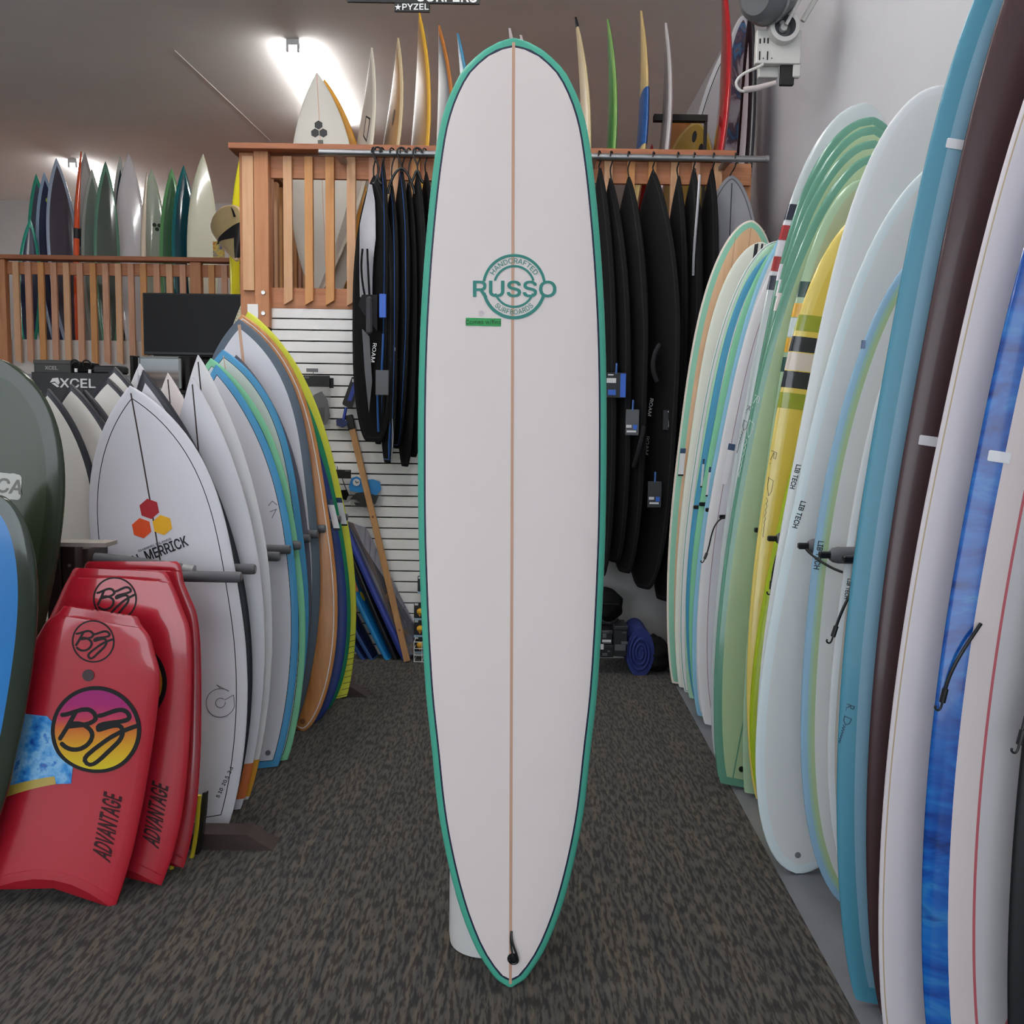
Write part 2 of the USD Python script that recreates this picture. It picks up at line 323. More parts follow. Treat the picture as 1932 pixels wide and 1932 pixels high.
l_ = structure('floor_loft', 'loft deck behind the railings')
ZL = at(640, 560, YB)[2]
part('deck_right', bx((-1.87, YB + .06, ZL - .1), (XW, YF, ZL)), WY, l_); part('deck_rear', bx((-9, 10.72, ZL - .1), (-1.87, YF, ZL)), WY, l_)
part('fascia', bx((-9, 10.66, at(100, 706, 10.66)[2]), (-1.95, 10.72, at(100, 641, 10.66)[2])), mat('fascia_paint', '#d6cfc9', .6), l_)

# ------------------------------------------------------------------ ceiling lights (their tubes are the room's lamps)
TUBEM = emit_mat('lit_tube', (1.0, .985, .97), TUBE)
HOUS = mat('fixture_white', '#cfcfcd', .5)
def fixture(x, y0, label, length=2.44):
    t = thing('ceiling_light', label, 'light', (x, y0 + length / 2, ZC), group=None)
    part('housing', bx((x - .03, y0, ZC - .05), (x + .03, y0 + length, ZC), .006), HOUS, t)
    for s in (-1, 1):
        part('tube', tube([(x + s * .05, y0 + .03, ZC - .085), (x + s * .05, y0 + length - .03, ZC - .085)], .016, 10), TUBEM, t)
        for yy in (y0 + .012, y0 + length - .012): part('lamp_holder', bx((x + s * .05 - .011, yy - .012, ZC - .11), (x + s * .05 + .011, yy + .012, ZC - .03), .004), HOUS, t)
    part('end_plate', bx((x - .06, y0 - .006, ZC - .05), (x + .06, y0, ZC)), HOUS, t)
fa = ceil_pt(552, 74); fb = ceil_pt(136, 300)
fixture(fa[0], fa[1], 'twin tube ceiling light glaring above the loft board with black hexagons')
fixture(fb[0], fb[1], 'twin tube ceiling light glaring behind the orange-edged board on the rear loft')
for x, y, w in ((-2.1, 3.5, 'left row, nearest the slatwall'), (-2.1, .7, 'left row, beside the photographer'), (-.1, 3.6, 'right row, nearest the slatwall'), (.3, .9, 'right row, beside the photographer'), (-5.4, 3.5, 'far left row, towards the loft'), (-5.4, -.5, 'far left row, towards the shop front')):
    fixture(x, y, 'twin tube ceiling light out of view, ' + w)

# ------------------------------------------------------------------ loft railings
t = thing('loft_railing', 'orange fir loft railing directly above the white slatwall', 'railing', (-.2, YB, ZL))
RX0, RX1 = at(440, 290, YB)[0], at(1418, 290, YB)[0]
part('cap_rail', bx((RX0, YB - .12, ZR(292)), (at(1382, 290, YB)[0], YB + .06, ZR(281)), .004), WHD, t)
part('top_board', bx((at(510, 320, YB)[0], YB, ZR(337)), (RX1, YB + .035, ZR(296))), WH, t)
part('bottom_board', bx((at(510, 560, YB)[0], YB, ZR(583)), (RX1, YB + .05, ZR(544))), WH, t)
bal = [(537, 553), (577, 592), (616, 632), (656, 672), (697, 712), (737, 752), (777, 792), (817, 832), (857, 872), (897, 912), (937, 952), (977, 992), (1017, 1032), (1057, 1072), (1097, 1112), (1137, 1152), (1179, 1194), (1219, 1234), (1261, 1276), (1300, 1315), (1342, 1357)]
for k, (a, b) in enumerate(bal):
    xa, xb = at(a, 430, YB)[0], at(b, 430, YB)[0]; zt, zb = ZR(298), ZR(577)
    m_ = extr(Polygon([(xa, zb), (xb, zb + .6 * (xb - xa)), (xb, zt), (xa, zt)]), .034)
    part('baluster', plane_mesh(m_, (0, YB, 0), (1, 0, 0), (0, 0, 1), (0, -1, 0)), WV[(0, 1, 1, 0, 2)[k % 5]], t, smooth=False)
xa, xb, xc, xd = (at(v, 430, YB)[0] for v in (454, 464, 484, 511))
p_ = part('post', bx((xc, YB - .06, ZR(621)), (xd, YB + .03, ZR(291)), .003), WPOST, t, smooth=False)
part('post', bx((xa, YB - .02, ZR(700)), (xc, YB + .06, ZR(291)), .003), WPOST, t, smooth=False)
part('post_trim', bx((xa + .028, YB - .055, ZR(552)), (xc - .004, YB - .02, ZR(300)), .002), WV[0], t, smooth=False)
for y in (552, 591):
    c = at(497, y, YB - .06); part('bolt', lathe([(0, -.012), (.014, -.010), (.016, 0), (.016, .006), (.004, .008)], c, (0, 1, 0), 16), CHROME, p_)
part('spacer_block', bx((at(467, 600, YB - .07)[0], YB - .07, ZR(612)), (at(487, 600, YB - .07)[0], YB - .055, ZR(578))), SLAT, t, label='white painted block beside the post')
part('end_post', bx((at(1392, 400, YB)[0], YB + .04, ZL), (at(1418, 400, YB)[0], YB + .13, ZR(300)), .003), WPOST, t, smooth=False)
# its return along the side of the loft
t = thing('side_railing', 'receding fir side railing seen through the balusters beside the post', 'railing', (-1.85, 8.5, ZL))
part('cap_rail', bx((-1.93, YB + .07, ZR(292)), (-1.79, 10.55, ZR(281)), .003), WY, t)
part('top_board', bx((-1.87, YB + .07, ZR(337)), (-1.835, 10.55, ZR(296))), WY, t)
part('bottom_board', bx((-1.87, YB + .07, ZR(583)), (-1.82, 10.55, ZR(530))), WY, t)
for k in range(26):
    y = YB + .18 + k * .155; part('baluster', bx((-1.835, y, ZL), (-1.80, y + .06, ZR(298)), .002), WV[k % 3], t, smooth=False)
YL = 10.6; ZQ = lambda y: at(230, y, YL)[2]
t = thing('rear_railing', 'long fir railing of the rear loft above the surf shop shelves', 'railing', (-3.5, YL, ZL))
part('cap_rail', bx((at(-60, 490, YL)[0], YL - .1, ZQ(494)), (-1.95, YL + .05, ZQ(486)), .004), WHD, t)
part('top_board', bx((at(-60, 490, YL)[0], YL, ZQ(520)), (-1.95, YL + .035, ZQ(497))), WH, t)
for k, x in enumerate([5, 29, 52, 76, 100, 123.5, 149, 173.5, 197, 221, 245, 268, 293, 317, 342, 396, 420, 445]):
    xa = at(x, 590, YL)[0]; xb = xa + .066; zb = ZQ(688)
    m_ = extr(Polygon([(xa, zb + .03), (xb, zb), (xb, ZQ(498)), (xa, ZQ(498))]), .034)
    part('baluster', plane_mesh(m_, (0, YL, 0), (1, 0, 0), (0, 0, 1), (0, -1, 0)), WV[(2, 0, 2, 1)[k % 4]], t, smooth=False)
for a, b in ((-2, 17), (363, 383)):
    part('post', bx((at(a, 590, YL)[0], YL - .06, ZQ(690)), (at(b, 590, YL)[0], YL + .03, ZQ(494)), .003), WPOST, t, smooth=False)
# metal hanging pipe in front of the railing
YP = 6.2
A, B = at(602, 297, YP), at(1449, 291, YP); zP = (A[2] + B[2]) / 2
t = thing('hanging_pipe', 'long galvanised steel pipe in front of the loft railing', 'pipe', (0, YP, zP))
part('rod', tube([(A[0], YP, zP), (B[0], YP, zP)], .021, 20), STEEL, t)
part('end_cap', tube([(B[0] - .02, YP, zP), (B[0] + .004, YP, zP)], .0235, 20), STEEL, t)
for x in (A[0] + .12, -.35, .5, B[0] - .25): part('pipe_bracket', bx((x - .02, YP, zP - .012), (x + .02, YB - .036, zP + .012)), STEEL, t)
# ------------------------------------------------------------------ board looks
def sand(n, c, r=.5): return mat('sanded_' + n, c, r, spec=.4)
def gloss(n, c, r=.16, coat=.5): return mat('gloss_' + n, c, r, coat=coat)
SW_PINK = sand('blush_white', '#e6dbd8'); SW = sand('white', '#e1dfe2'); SWB = sand('cool_white', '#dadbe3'); SWC = sand('cream_white', '#dfe3d6')
TEALR = sand('sea_green', '#4fae95', .35); INK = mat('ink_black', '#17171c', .5); NAVYL = mat('ink_navy', '#1f2540', .45)
CEDAR = mat('stringer_wood', '#c99f86', .55); CEDARD = mat('stringer_dark', '#3a2c2a', .5); PVC = mat('plug_black', '#19191b', .3)
GINK = mat('stencil_green', '#1f8175', .5); GINK2 = mat('stencil_pale_green', '#8dbcb0', .55)
def hexagon(r): return Polygon([(r * math.cos(math.pi / 6 + k * math.pi / 3), r * math.sin(math.pi / 6 + k * math.pi / 3)) for k in range(6)])
def plug(b, t, uv, r=.014, m=None, name='leash_plug'): b.decal(t, name, extr(Point(0, 0).buffer(r, quad_segs=6), .003), uv, m or PVC, off=.0005, sub=0)
def scribble(w, h, seed):
    """a pencilled signature: capital R, D and trailing loops, 0..w long"""
    R = [[(0, 0), (.02 * w, h), (.09 * w, .9 * h), (.08 * w, .55 * h), (.02 * w, .5 * h), (.1 * w, 0)], [(.3 * w, 0), (.33 * w, .95 * h), (.45 * w, .8 * h), (.5 * w, .35 * h), (.4 * w, 0), (.29 * w, .02 * h)]]
    rr = random.Random(seed); p = [(.52 * w, .1 * h)]
    for k in range(14): p.append((.52 * w + k * w * .034, (.32 if k % 2 else .04) * h * (1 - k / 22) + rr.random() * .05 * h))
    return R + [p, [(.14 * w, .04 * h), (.15 * w, .02 * h)]]
def hook_cord(pts, label, r=.0045):
    P = smooth_path(pts, 22); t = thing('bungee_cord', label, 'bungee cord', P[0])
    part('cord', tube(P, r, 8), BLACKP, t); d = P[-1] - P[-2]; d /= np.linalg.norm(d); e = P[-1]
    part('ferrule', tube([e - d * .005, e + d * .03], .0075, 10), BLACKP, t)
    s = np.array([1.0, 0, 0]); q = e + d * .03
    part('hook', tube(smooth_path([q, q + d * .012, q + d * .021 - s * .005, q + d * .018 - s * .012, q + d * .009 - s * .014], 14), .0028, 8), BLACKP, t); return t

# ------------------------------------------------------------------ the main longboard
MT = [(75, 0), (77, 20), (83, 34), (92, 52), (103, 67), (132, 96), (155, 109), (178, 120), (228, 136), (290, 147), (380, 158), (495, 168.5), (610, 175.5), (700, 178.5), (800, 180), (900, 180.3), (980, 179.5), (1060, 177.3), (1180, 172.5), (1295, 165.5), (1400, 154.3), (1520, 141.5), (1620, 123), (1723, 95), (1770, 76.5), (1795, 65), (1825, 46), (1848, 28), (1857, 15), (1862, 0)]
MY = np.array([1862 - y for y, _ in MT][::-1], float) / 1787; MH = np.array([h for _, h in MT][::-1], float) / 361.
from scipy.interpolate import PchipInterpolator
tq = np.r_[(1 - np.cos(np.linspace(0, math.pi / 2, 40))) * .1, np.linspace(.11, .88, 90), .88 + .12 * np.sin(np.linspace(0, math.pi / 2, 60))[1:]]
tq = np.unique(tq); MTAB = (tq, PchipInterpolator(MY, MH)(tq))
P0 = floor_at(963, 1860, .003); B = Board(P0, at(969, 75, P0[1] + .12), 1.0, T=.075, rocker=.06, table=MTAB, nrow=60, pw=3.4)
sc_ = np.linalg.norm(at(1146, 890, P0[1] + .09) - at(785, 890, P0[1] + .09)); B.W = sc_
B = Board(P0, at(969, 75, P0[1] + .12), sc_, T=.075, rocker=.06, table=MTAB, nrow=60, pw=3.4)
t = thing('longboard', 'tall white longboard with sea green rail standing alone on the carpet in the centre', 'surfboard', P0)
B.build(t, [(.019, TEALR, 'rail'), (.0245, NAVYL, 'pinline')], SW_PINK); MAIN = B
B.stringer(t, CEDAR, .0085, .012, B.L - .012)
c_ = B.uv(970, 541); pxm = B.W / 361.
RING = lambda r, w, a0, a1: LineString([(r * math.cos(a), r * math.sin(a)) for a in np.linspace(a0, a1, 60)]).buffer(w / 2, cap_style='flat')
g = [RING(57 * pxm, 5 * pxm, .17, math.pi - .17), RING(57 * pxm, 6 * pxm, math.pi + .21, 2 * math.pi - .26), RING(37.5 * pxm, 4 * pxm, .3, math.pi - .3), RING(37 * pxm, 4 * pxm, math.pi + .35, 2 * math.pi - .35)]
lg = B.decal(t, 'logo_ring', extr(shapely.union_all(g), .0006), c_, GINK, sub=.02)
B.decal(t, 'lettering', text('RUSSO', 28 * pxm, True, .0007, stretch=1.22), (c_[0] + 1 * pxm, c_[1] - 4 * pxm), GINK)
def arc_text(s, h, r, mid, inward):
    m = text(s, h, False, .0006, stretch=1.0, center=False); v = np.array(m.vertices); v[:, 0] -= (v[:, 0].min() + v[:, 0].max()) / 2
    ang = mid + (v[:, 0] / r) * (-1 if not inward else 1); rad = r + (v[:, 1] if not inward else -v[:, 1])
    return trimesh.Trimesh(np.c_[rad * np.cos(ang), rad * np.sin(ang), v[:, 2]], m.faces, process=False)
B.decal(t, 'arc_lettering', arc_text('HANDCRAFTED', 9 * pxm, 43 * pxm, math.pi / 2, False), c_, GINK, sub=0)
B.decal(t, 'arc_lettering', arc_text('SURFBOARDS', 9 * pxm, 51 * pxm, -math.pi / 2, True), c_, GINK, sub=0)
u_ = B.uv(912, 608)
ta = B.decal(t, 'tape_note', extr(sbox(-33 * pxm, -7 * pxm, 33 * pxm, 7.5 * pxm), .0004), u_, mat('green_tape', '#1c9a4a', .5), ang=-.02, label='strip of green tape with a handwritten note')
B.decal(t, 'handwriting', text('Comes w/fins', 7.5 * pxm, False, .0004), u_, mat('marker', '#0c3d1e', .6), off=.0016, sub=0)
B.decal(t, 'smudge', extr(Point(0, 0).buffer(5 * pxm), .0002), B.uv(908, 591), mat('smudge', '#cfc4c8', .6))
q0, q1 = B.uv(965, 1756), B.uv(967, 1808)
plug(B, t, q1, .0155)
K = [B.point(*q0, .002), B.point(q0[0] + .002, (q0[1] * 2 + q1[1]) / 3, .008), B.point(q1[0] + .012, q1[1] + .015, .01), B.point(q1[0] + .013, q1[1] - .008, .009), B.point(q1[0], q1[1] - .012, .007), B.point(q1[0] - .009, q1[1], .01)]
part('leash_string', tube(smooth_path(K, 26), .0035, 8), BLACKP, t)
part('leash_string', tube(smooth_path([B.point(*q0, .002), B.point(q0[0] - .001, (q0[1] + q1[1]) / 2, .008), B.point(q1[0] + .003, q1[1] + .01, .012)], 16), .003, 8), BLACKP, t)
# white stand behind the tail
s0 = floor_at(905, 1812); r_ = .115; sy = s0[1] + r_ * .9; sx = at(848, 1700, sy)[0] + r_
z1 = at(848, 1600, sy)[2]
t = thing('board_stand', 'white plastic tub standing behind the tail of the central longboard', 'stand', (sx, sy, 0))
part('tub', lathe([(0, .004), (r_ * .86, .004), (r_ * .97, .012), (r_, .045), (r_, z1 - .02), (r_ + .006, z1 - .015), (r_ + .006, z1), (r_ - .006, z1), (r_ - .008, .05), (0, .03)], (sx, sy, 0), n=48), WHITEP, t)

# ------------------------------------------------------------------ right hand row, from the far end to the camera
SEAG = sand('sage_rail', '#84bda4', .35); TAN = ramp_mat('tan_veneer', [(.3, '#dcb690'), (.7, '#cfa57d')], (30, 30, 1.2), 4, .35); CREAM = sand('cream_rail', '#ddd3c6', .4)
def rb(label, tail, nose, W, zones, deck, kw=LONG, name='longboard', T=.07, group=None, na=None, tw=None, **k):
    kw = dict(kw); kw.update({'na': na} if na else {}); kw.update({'tw': tw} if tw else {})
    b = px_board(tail, nose, W, T=T, rocker=k.pop('rocker', .05), **kw, **k)
    t = thing(name, label, 'surfboard', b.P0, group=group); b.build(t, zones, deck); return b, t
# 1 tan board with the sage pin line
b, t = rb('tan wood-veneer longboard with sage green line, farthest in the right hand row', (1309, 1293), (1418, 416), .560, [(.012, CREAM, 'rail'), (.045, SEAG, 'green_line')], TAN, na=3.3)
for u in (-.09, 0, .09): b.stringer(t, mat('veneer_line', '#a98a68', .5), .004, .3, b.L - .05, u0=u)
# 2 cream with three black stripes at the nose
b, t = rb('cream longboard with three black stripes down the nose in front of the tan board', (1323, 1301), (1438, 457), .542, [(.014, SWC, 'rail')], SWC, na=3.9)
for u, w in ((-.035, .022), (0, .012), (.03, .022)): b.stringer(t, INK, w, b.L * .86, b.L - .012, u0=u, name='nose_stripe')
# 3..7
b, t = rb('white longboard with sea green edge third from the back wall', (1334, 1311), (1467, 455), .584, [(.006, SW, 'rail'), (.011, mat('edge_green', '#6fa48e', .4), 'pinline'), (.05, SW, 'white_rail'), (.054, mat('edge_green', '#6fa48e', .4), 'pinline')], SW, na=2.9)
b, t = rb('pale mint railed longboard just behind the blue railed one', (1344, 1322), (1466, 459), .542, [(.04, sand('mint', '#a9d3b5', .4), 'rail')], TAN, na=2.67)
b, t = rb('longboard with a strong blue rail and a white line inside it', (1330, 1334), (1476, 470), .508, [(.036, sand('rail_blue', '#3f93b8', .35), 'rail'), (.045, SW, 'pinline')], SW, na=4.0, tw=.1)
b, t = rb('longboard with a leaf green rail next to the blue railed one', (1334, 1344), (1510, 437), .534, [(.04, sand('rail_green', '#7cc29a', .35), 'rail'), (.05, TAN, 'tan_line')], SW, na=3.8, tw=.1)
b, t = rb('longboard with a soft sky blue rail in the middle of the far group', (1362, 1358), (1563, 374), .66, [(.022, sand('rail_sky', '#86bcd6', .4), 'rail')], SW, na=3.48)
b6, t = rb('plain white longboard with a thin maroon pin line', (1377, 1374), (1563, 418), .67, [(.05, SW, 'rail'), (.0545, mat('pin_maroon', '#a58a94', .5), 'pinline')], SWB, na=3.6)
b6.decal(t, 'price_strip', extr(sbox(-.016, -.1, .016, .09), .001), b6.uv(1373, 880), mat('strip_white', '#e8e6ea', .4)); b6.decal(t, 'price_strip_top', extr(sbox(-.018, .09, .018, .125), .001), b6.uv(1373, 880), mat('strip_navy', '#2c4668', .4))
b1 = b
# glossy white board with the colour bands
GW = gloss('clear_white', '#c6ced0'); NB = gloss('band_navy', '#23293c'); RB = gloss('band_red', '#a3282c'); WB = gloss('band_white', '#dedbe2')
bA, t = rb('glossy pale grey longboard with navy and red rail bands, tallest of the green group', (1400, 1432), (1633, 195), .60, [(.06, GW, 'rail')], GW, na=4.4)
for (ya, yb, m_) in ((385, 415, NB), (425, 453, RB), (484, 512, RB), (520, 547, NB)):
    v = [bA.uv({385: 1483, 415: 1476, 425: 1473, 453: 1466, 484: 1457, 512: 1451, 520: 1449, 547: 1443}[q] + 12, q)[1] for q in (yb, ya)]; bA.band(t, m_, v[0], v[1], ins=.09, side='left')
for (ya, yb) in ((416, 424), (454, 483), (513, 519)):
    v = [bA.uv(1470, q)[1] for q in (yb, ya)]; bA.band(t, WB, v[0], v[1], ins=.09, side='left', off=.0009, name='white_band')
PENCIL = mat('pencil', '#55555a', .6); PENW = mat('white_pen', '#dfe8e4', .5)
def sign(b, t, p_top, p_bot, h, m, seed, w=.0032):
    a, c = b.uv(*p_top), b.uv(*p_bot); L = math.hypot(a[0] - c[0], a[1] - c[1]); ang = math.atan2(c[1] - a[1], c[0] - a[0])
    b.decal(t, 'signature_lettering', strokes(scribble(L, h, seed), w), a, m, ang=ang, sub=.02)
sign(bA, t, (1410, 765), (1388, 858), .022, PENCIL, 1, .0022)
# the green family
DG = gloss('bottle_green', '#5f9680'); DG2 = gloss('dusty_green', '#78a489'); SAGE = gloss('sage_deck', '#a8c096', .35, .2); LG_ = gloss('light_green', '#a3c0a0'); BWH = gloss('band_offwhite', '#d9d0cb')
def greens(label, tail, nose, W, na, bands, rail, deck):
    b, t = rb(label, tail, nose, W, [(.035, rail, 'rail')], deck, na=na, T=.065)
    for (ya, yb, x, m_) in bands: b.band(t, m_, b.uv(x, yb)[1], b.uv(x, ya)[1], ins=.05, side='left')
    return b, t
greens('bottle green longboard with white rail band, rearmost of the green boards', (1413, 1455), (1648, 222), .605, 5.0, [(498, 530, 1474, WB)], DG, SAGE)
greens('bottle green longboard with white rail band, second of the green boards from the back', (1412, 1465), (1650, 240), .595, 4.6, [(528, 560, 1478, WB)], DG, SAGE)
greens('bottle green longboard with pinkish white rail band, third of the green boards', (1411, 1476), (1650, 266), .60, 4.0, [(555, 590, 1490, BWH)], DG, SAGE)
bS, t = greens('sage green longboard with dark green rail and square tail resting on the concrete', (1416, 1487), (1650, 293), .635, 2.6, [], DG, SAGE)
sign(bS, t, (1424, 745), (1391, 905), .022, PENW, 2, .0018); plug(bS, t, bS.uv(1399, 1451), .013)
q = bS.uv(1396, 1475); bS.stringer(t, DG, .006, .02, .5, u0=q[0] - .035, name='tail_line'); bS.stringer(t, DG, .006, .02, .5, u0=q[0] + .035, name='tail_line')
TB, OB, IB = gloss('band_forest', '#22453f'), gloss('band_ochre', '#dda62f'), gloss('band_ice', '#ccd9dc')
bH, t = greens('pale green longboard with forest green and ochre bands on its rail', (1463, 1502), (1626, 339), .46, 3.5, [(531, 561, 1518, TB), (572, 599, 1508, OB), (600, 636, 1500, IB), (637, 665, 1494, OB), (674, 702, 1487, TB)], LG_, gloss('pale_sage', '#a9b493'))
# yellow with bands across the deck
YEL = gloss('butter_yellow', '#e6ca5a', .22, .3); OLV = gloss('band_olive', '#9aa333'); CHB = gloss('band_black', '#2b2d33'); CRB = gloss('band_cream', '#dccfc5')
bY, t = rb('glossy yellow longboard banded in olive, black and cream', (1486, 1515), (1658, 390), .591, [(.05, gloss('yellow_rail', '#ecd573', .2, .4), 'rail')], YEL, na=3.5)
for (ya, yb, x, m_, nm) in ((595, 626, 1530, OLV, 'olive_band'), (636, 665, 1520, CHB, 'black_band'), (666, 700, 1512, CRB, 'cream_band'), (701, 733, 1504, CHB, 'black_band'), (742, 772, 1498, OLV, 'olive_band')):
    bY.band(t, m_, bY.uv(x, yb)[1], bY.uv(x, ya)[1], side='both', full=True, name=nm)
sign(bY, t, (1455, 850), (1437, 1020), .022, mat('dark_pencil', '#4c432a', .6), 3, .0016)
bL, t = rb('lime green edged board low between the yellow board and the white boards', (1456, 1535), (1655, 580), .425, [(.06, gloss('lime', '#a4bb12', .35, .2), 'rail')], gloss('lime', '#a4bb12', .35, .2), kw=ROUND, na=2.7, name='surfboard')
# white soft-sheen boards with the vertical lettering
LW = sand('lib_white', '#dfe2e4', .38); LW2 = sand('lib_deck', '#dcdddc', .42); LWC = sand('lib_edge', '#d8e4e7', .35)
def lib(label, tail, nose, W, na, zones, deck, textpx, kw=dict(ROUND, ta=3.0, tb=.5)):
    b, t = rb(label, tail, nose, W, zones, deck, kw=kw, na=na, T=.06)
    if textpx:
        (xa, ya), (xb, yb) = textpx; a, c = b.uv(xa, ya), b.uv(xb, yb); L = math.hypot(a[0] - c[0], a[1] - c[1]); m_ = text('LIB TECH', L * .17, True, .0006)
        w = np.ptp(np.array(m_.vertices)[:, 0]); m_.vertices = np.array(m_.vertices) * [L / w, 1.0, 1.0]
        b.decal(t, 'lettering', m_, ((a[0] + c[0]) / 2, (a[1] + c[1]) / 2), INK, ang=math.atan2(c[1] - a[1], c[0] - a[0]), sub=.02)
    return b, t
bw1, _ = lib('tallest white longboard with rounded nose reaching beside the teal board', (1494, 1622), (1776, 163), .530, 4.4, [(.03, LW, 'rail')], LW2, ((1507, 877), (1494, 922)))
bw2, t = lib('white longboard whose round tail with a leash hole rests on the concrete', (1501, 1646), (1800, 300), .575, 3.2, [(.032, LWC, 'rail')], LW2, ((1516, 946), (1499, 996)))
plug(bw2, t, bw2.uv(1505, 1613), .011, mat('hole_grey', '#77777a', .5), 'leash_hole')
bw3, t = lib('white longboard with a blue to green faded rail', (1622, 1718), (1748, 476), .530, 1.9, [(.02, sand('fade_blue', '#8fb5cf', .4), 'rail'), (.03, sand('fade_teal', '#9cbfb0', .4), 'teal_fade'), (.044, sand('fade_green', '#abc295', .4), 'green_fade')], LW2, ((1549, 1021), (1540, 1074)))
bw3.decal(t, 'small_label', extr(sbox(-.006, -.014, .006, .014), .001), bw3.uv(1628, 650), mat('label_mixed', '#5f7394', .4))
bw4, t = lib('white board with a beige pin line tucked behind the teal board', (1680, 1755), (1856, 432), .58, 2.4, [(.02, LW, 'rail'), (.028, mat('beige_line', '#c9beb2', .45), 'pinline')], LWC, ((1603, 1092), (1596, 1130)))
# teal, maroon, blue and black railed longboards next to the camera
TEALB = gloss('teal_rail', '#4689a0', .4, .1); TEALD = gloss('steel_teal_deck', '#7ba3b8', .45, .1); MAR = gloss('maroon_rail', '#42292c', .35, .2); TDK = gloss('tag_white', '#dedee2', .4, 0)
def bigtag(b, t, px, ang=0): b.decal(t, 'price_sticker', extr(sbox(-.021, -.0095, .021, .0095).buffer(.004), .0008), b.uv(*px), TDK, ang=ang)
b, t = rb('tall teal longboard with a square tail in the right foreground', (1680, 1895), (2078, -280), .635, [(.045, TEALB, 'rail')], TEALD, na=4.0, tw=.2); bigtag(b, t, (1803, 272), -.05)
b.decal(t, 'signature_lettering', strokes(scribble(.12, .02, 9), .002), b.uv(1598, 1328), mat('ink_blue', '#1f3f57', .5), ang=-1.6, sub=.02)
b, t = rb('tall dark maroon longboard in the right foreground', (1717, 1925), (2150, -376), .569, [(.06, MAR, 'rail')], MAR, na=3.7, tw=.16); bigtag(b, t, (1752, 832))
b, t = rb('tall greyish white longboard with a fine amber edge right of the maroon board', (1746, 1995), (2240, -295), .563, [(.008, sand('grey_white', '#d3ccd0', .4), 'rail'), (.011, mat('amber_line', '#b09a78', .5), 'pinline')], sand('grey_white', '#d3ccd0', .4), na=3.1, tw=.2)
SWIRL = ramp_mat('blue_resin_swirl', [(.3, '#0a2f74'), (.42, '#0b479b'), (.55, '#1160b4'), (.66, '#2a76b8'), (.76, '#0c3f8c')], (2.2, 2.2, 5), 3, .2, .4, distort=2.5)
b, t = rb('white longboard with a marbled blue resin rail and a thin red pin line', (1841, 2060), (2291, -170), .564, [(.058, SWIRL, 'rail'), (.117, sand('blush_band', '#d9cdcc', .4), 'white_band'), (.124, mat('red_line', '#c06068', .45), 'pinline')], sand('grey_white2', '#cfcccf', .4), na=2.94, tw=.2)
bigtag(b, t, (1885, 862)); bBlue = b
b, t = rb('longboard with a black rail at the right edge of the picture', (1996, 2130), (2423, -160), .47, [(.05, gloss('midnight_rail', '#05060c', .45, .0), 'rail')], SW, na=2.4, tw=.2)

# right rack: foam pegs and the bungee cords looped on them
XT = 1.0
def peg(label, px, L, D):
    a = at(px[0], px[1], D); t = thing('rack_peg', label, 'rack peg', a)
    if L > .02: part('foam_sleeve', lathe([(0, 0), (.017, .002), (.024, .012), (.028, .03), (.029, L), (0, L)], a + np.array([.02, 0, 0]), (1, 0, 0), 18), FOAM, t)
    part('end_cap', bx(a + np.array([-.014, -.011, -.011]), a + np.array([.026, .011, .011]), .004), BLACKP, t)
    part('steel_rod', cyl(a + np.array([.015, 0, 0]), a + np.array([max(L, .05) + .02, 0, 0]), .006, 10), DARK, t); return a
pegs = [((1455, 1016), 'foam rack peg in front of the yellow board'), ((1513, 1030), 'foam rack peg on the rounded white board'), ((1553, 1047), 'foam rack peg over the faded blue and green rail'), ((1598, 1055), 'foam rack peg half hidden by the teal board'), ((1429, 1000), 'small foam rack peg beside the sage board'), ((1362, 975), 'foam rack peg on the white board with the maroon pin line'), ((1336, 962), 'foam rack peg tip on the sky blue rail'), ((1324, 951), 'foam rack peg tip on the leaf green rail'), ((1313, 957), 'foam rack peg tip on the mint rail')]
PA = [peg(l, p, q, D) for (p, l), q, D in zip(pegs, (.09, .08, .1, .06, .012, .045, .012, .012, .012), (3.72, 3.24, 3.02, 2.92, 4.15, 4.98, 5.15, 5.33, 5.37))]
def near(px, D): return at(*px, D)
D0 = PA[0][1]; hook_cord([PA[0] + [.05, -.02, -.01], near((1473, 1030), D0 - .05), near((1462, 1062), D0 - .06), near((1456, 1098), D0 - .06)], 'black bungee cord hanging before the yellow and lime boards')
D0 = PA[1][1]; hook_cord([PA[1] + [.01, -.02, -.01], near((1540, 1053), D0 - .1), near((1580, 1076), D0 - .17), near((1600, 1082), D0 - .2)], 'black bungee cord stretched between two foam pegs over the white boards')
D0 = PA[3][1]; hook_cord([PA[3] + [.06, -.04, -.03], near((1610, 1112), D0 - .1), near((1590, 1150), D0 - .1), near((1577, 1184), D0 - .1)], 'black bungee cord dangling left of the teal board')
D0 = PA[5][1]; hook_cord([PA[5] + [.01, -.02, 0], near((1350, 990), D0 - .04), near((1340, 1020), D0 - .04), near((1333, 1045), D0 - .04)], 'black bungee cord hanging before the white board with the maroon pin line', .004)
hook_cord([bBlue.point(*bBlue.uv(1846, 1175), .012), bBlue.point(*bBlue.uv(1820, 1208), .02), bBlue.point(*bBlue.uv(1792, 1255), .02), bBlue.point(*bBlue.uv(1777, 1300), .016)], 'black bungee cord lying on the marbled blue rail')
hook_cord([b.point(*b.uv(1938, 1290), .012), b.point(*b.uv(1932, 1330), .015), b.point(*b.uv(1922, 1378), .015)], 'black bungee cord at the right edge of the picture')
t = thing('rack_rail', 'dark horizontal rail of the right hand board rack', 'rack', (XW - .03, 4.2, PA[5][2]))
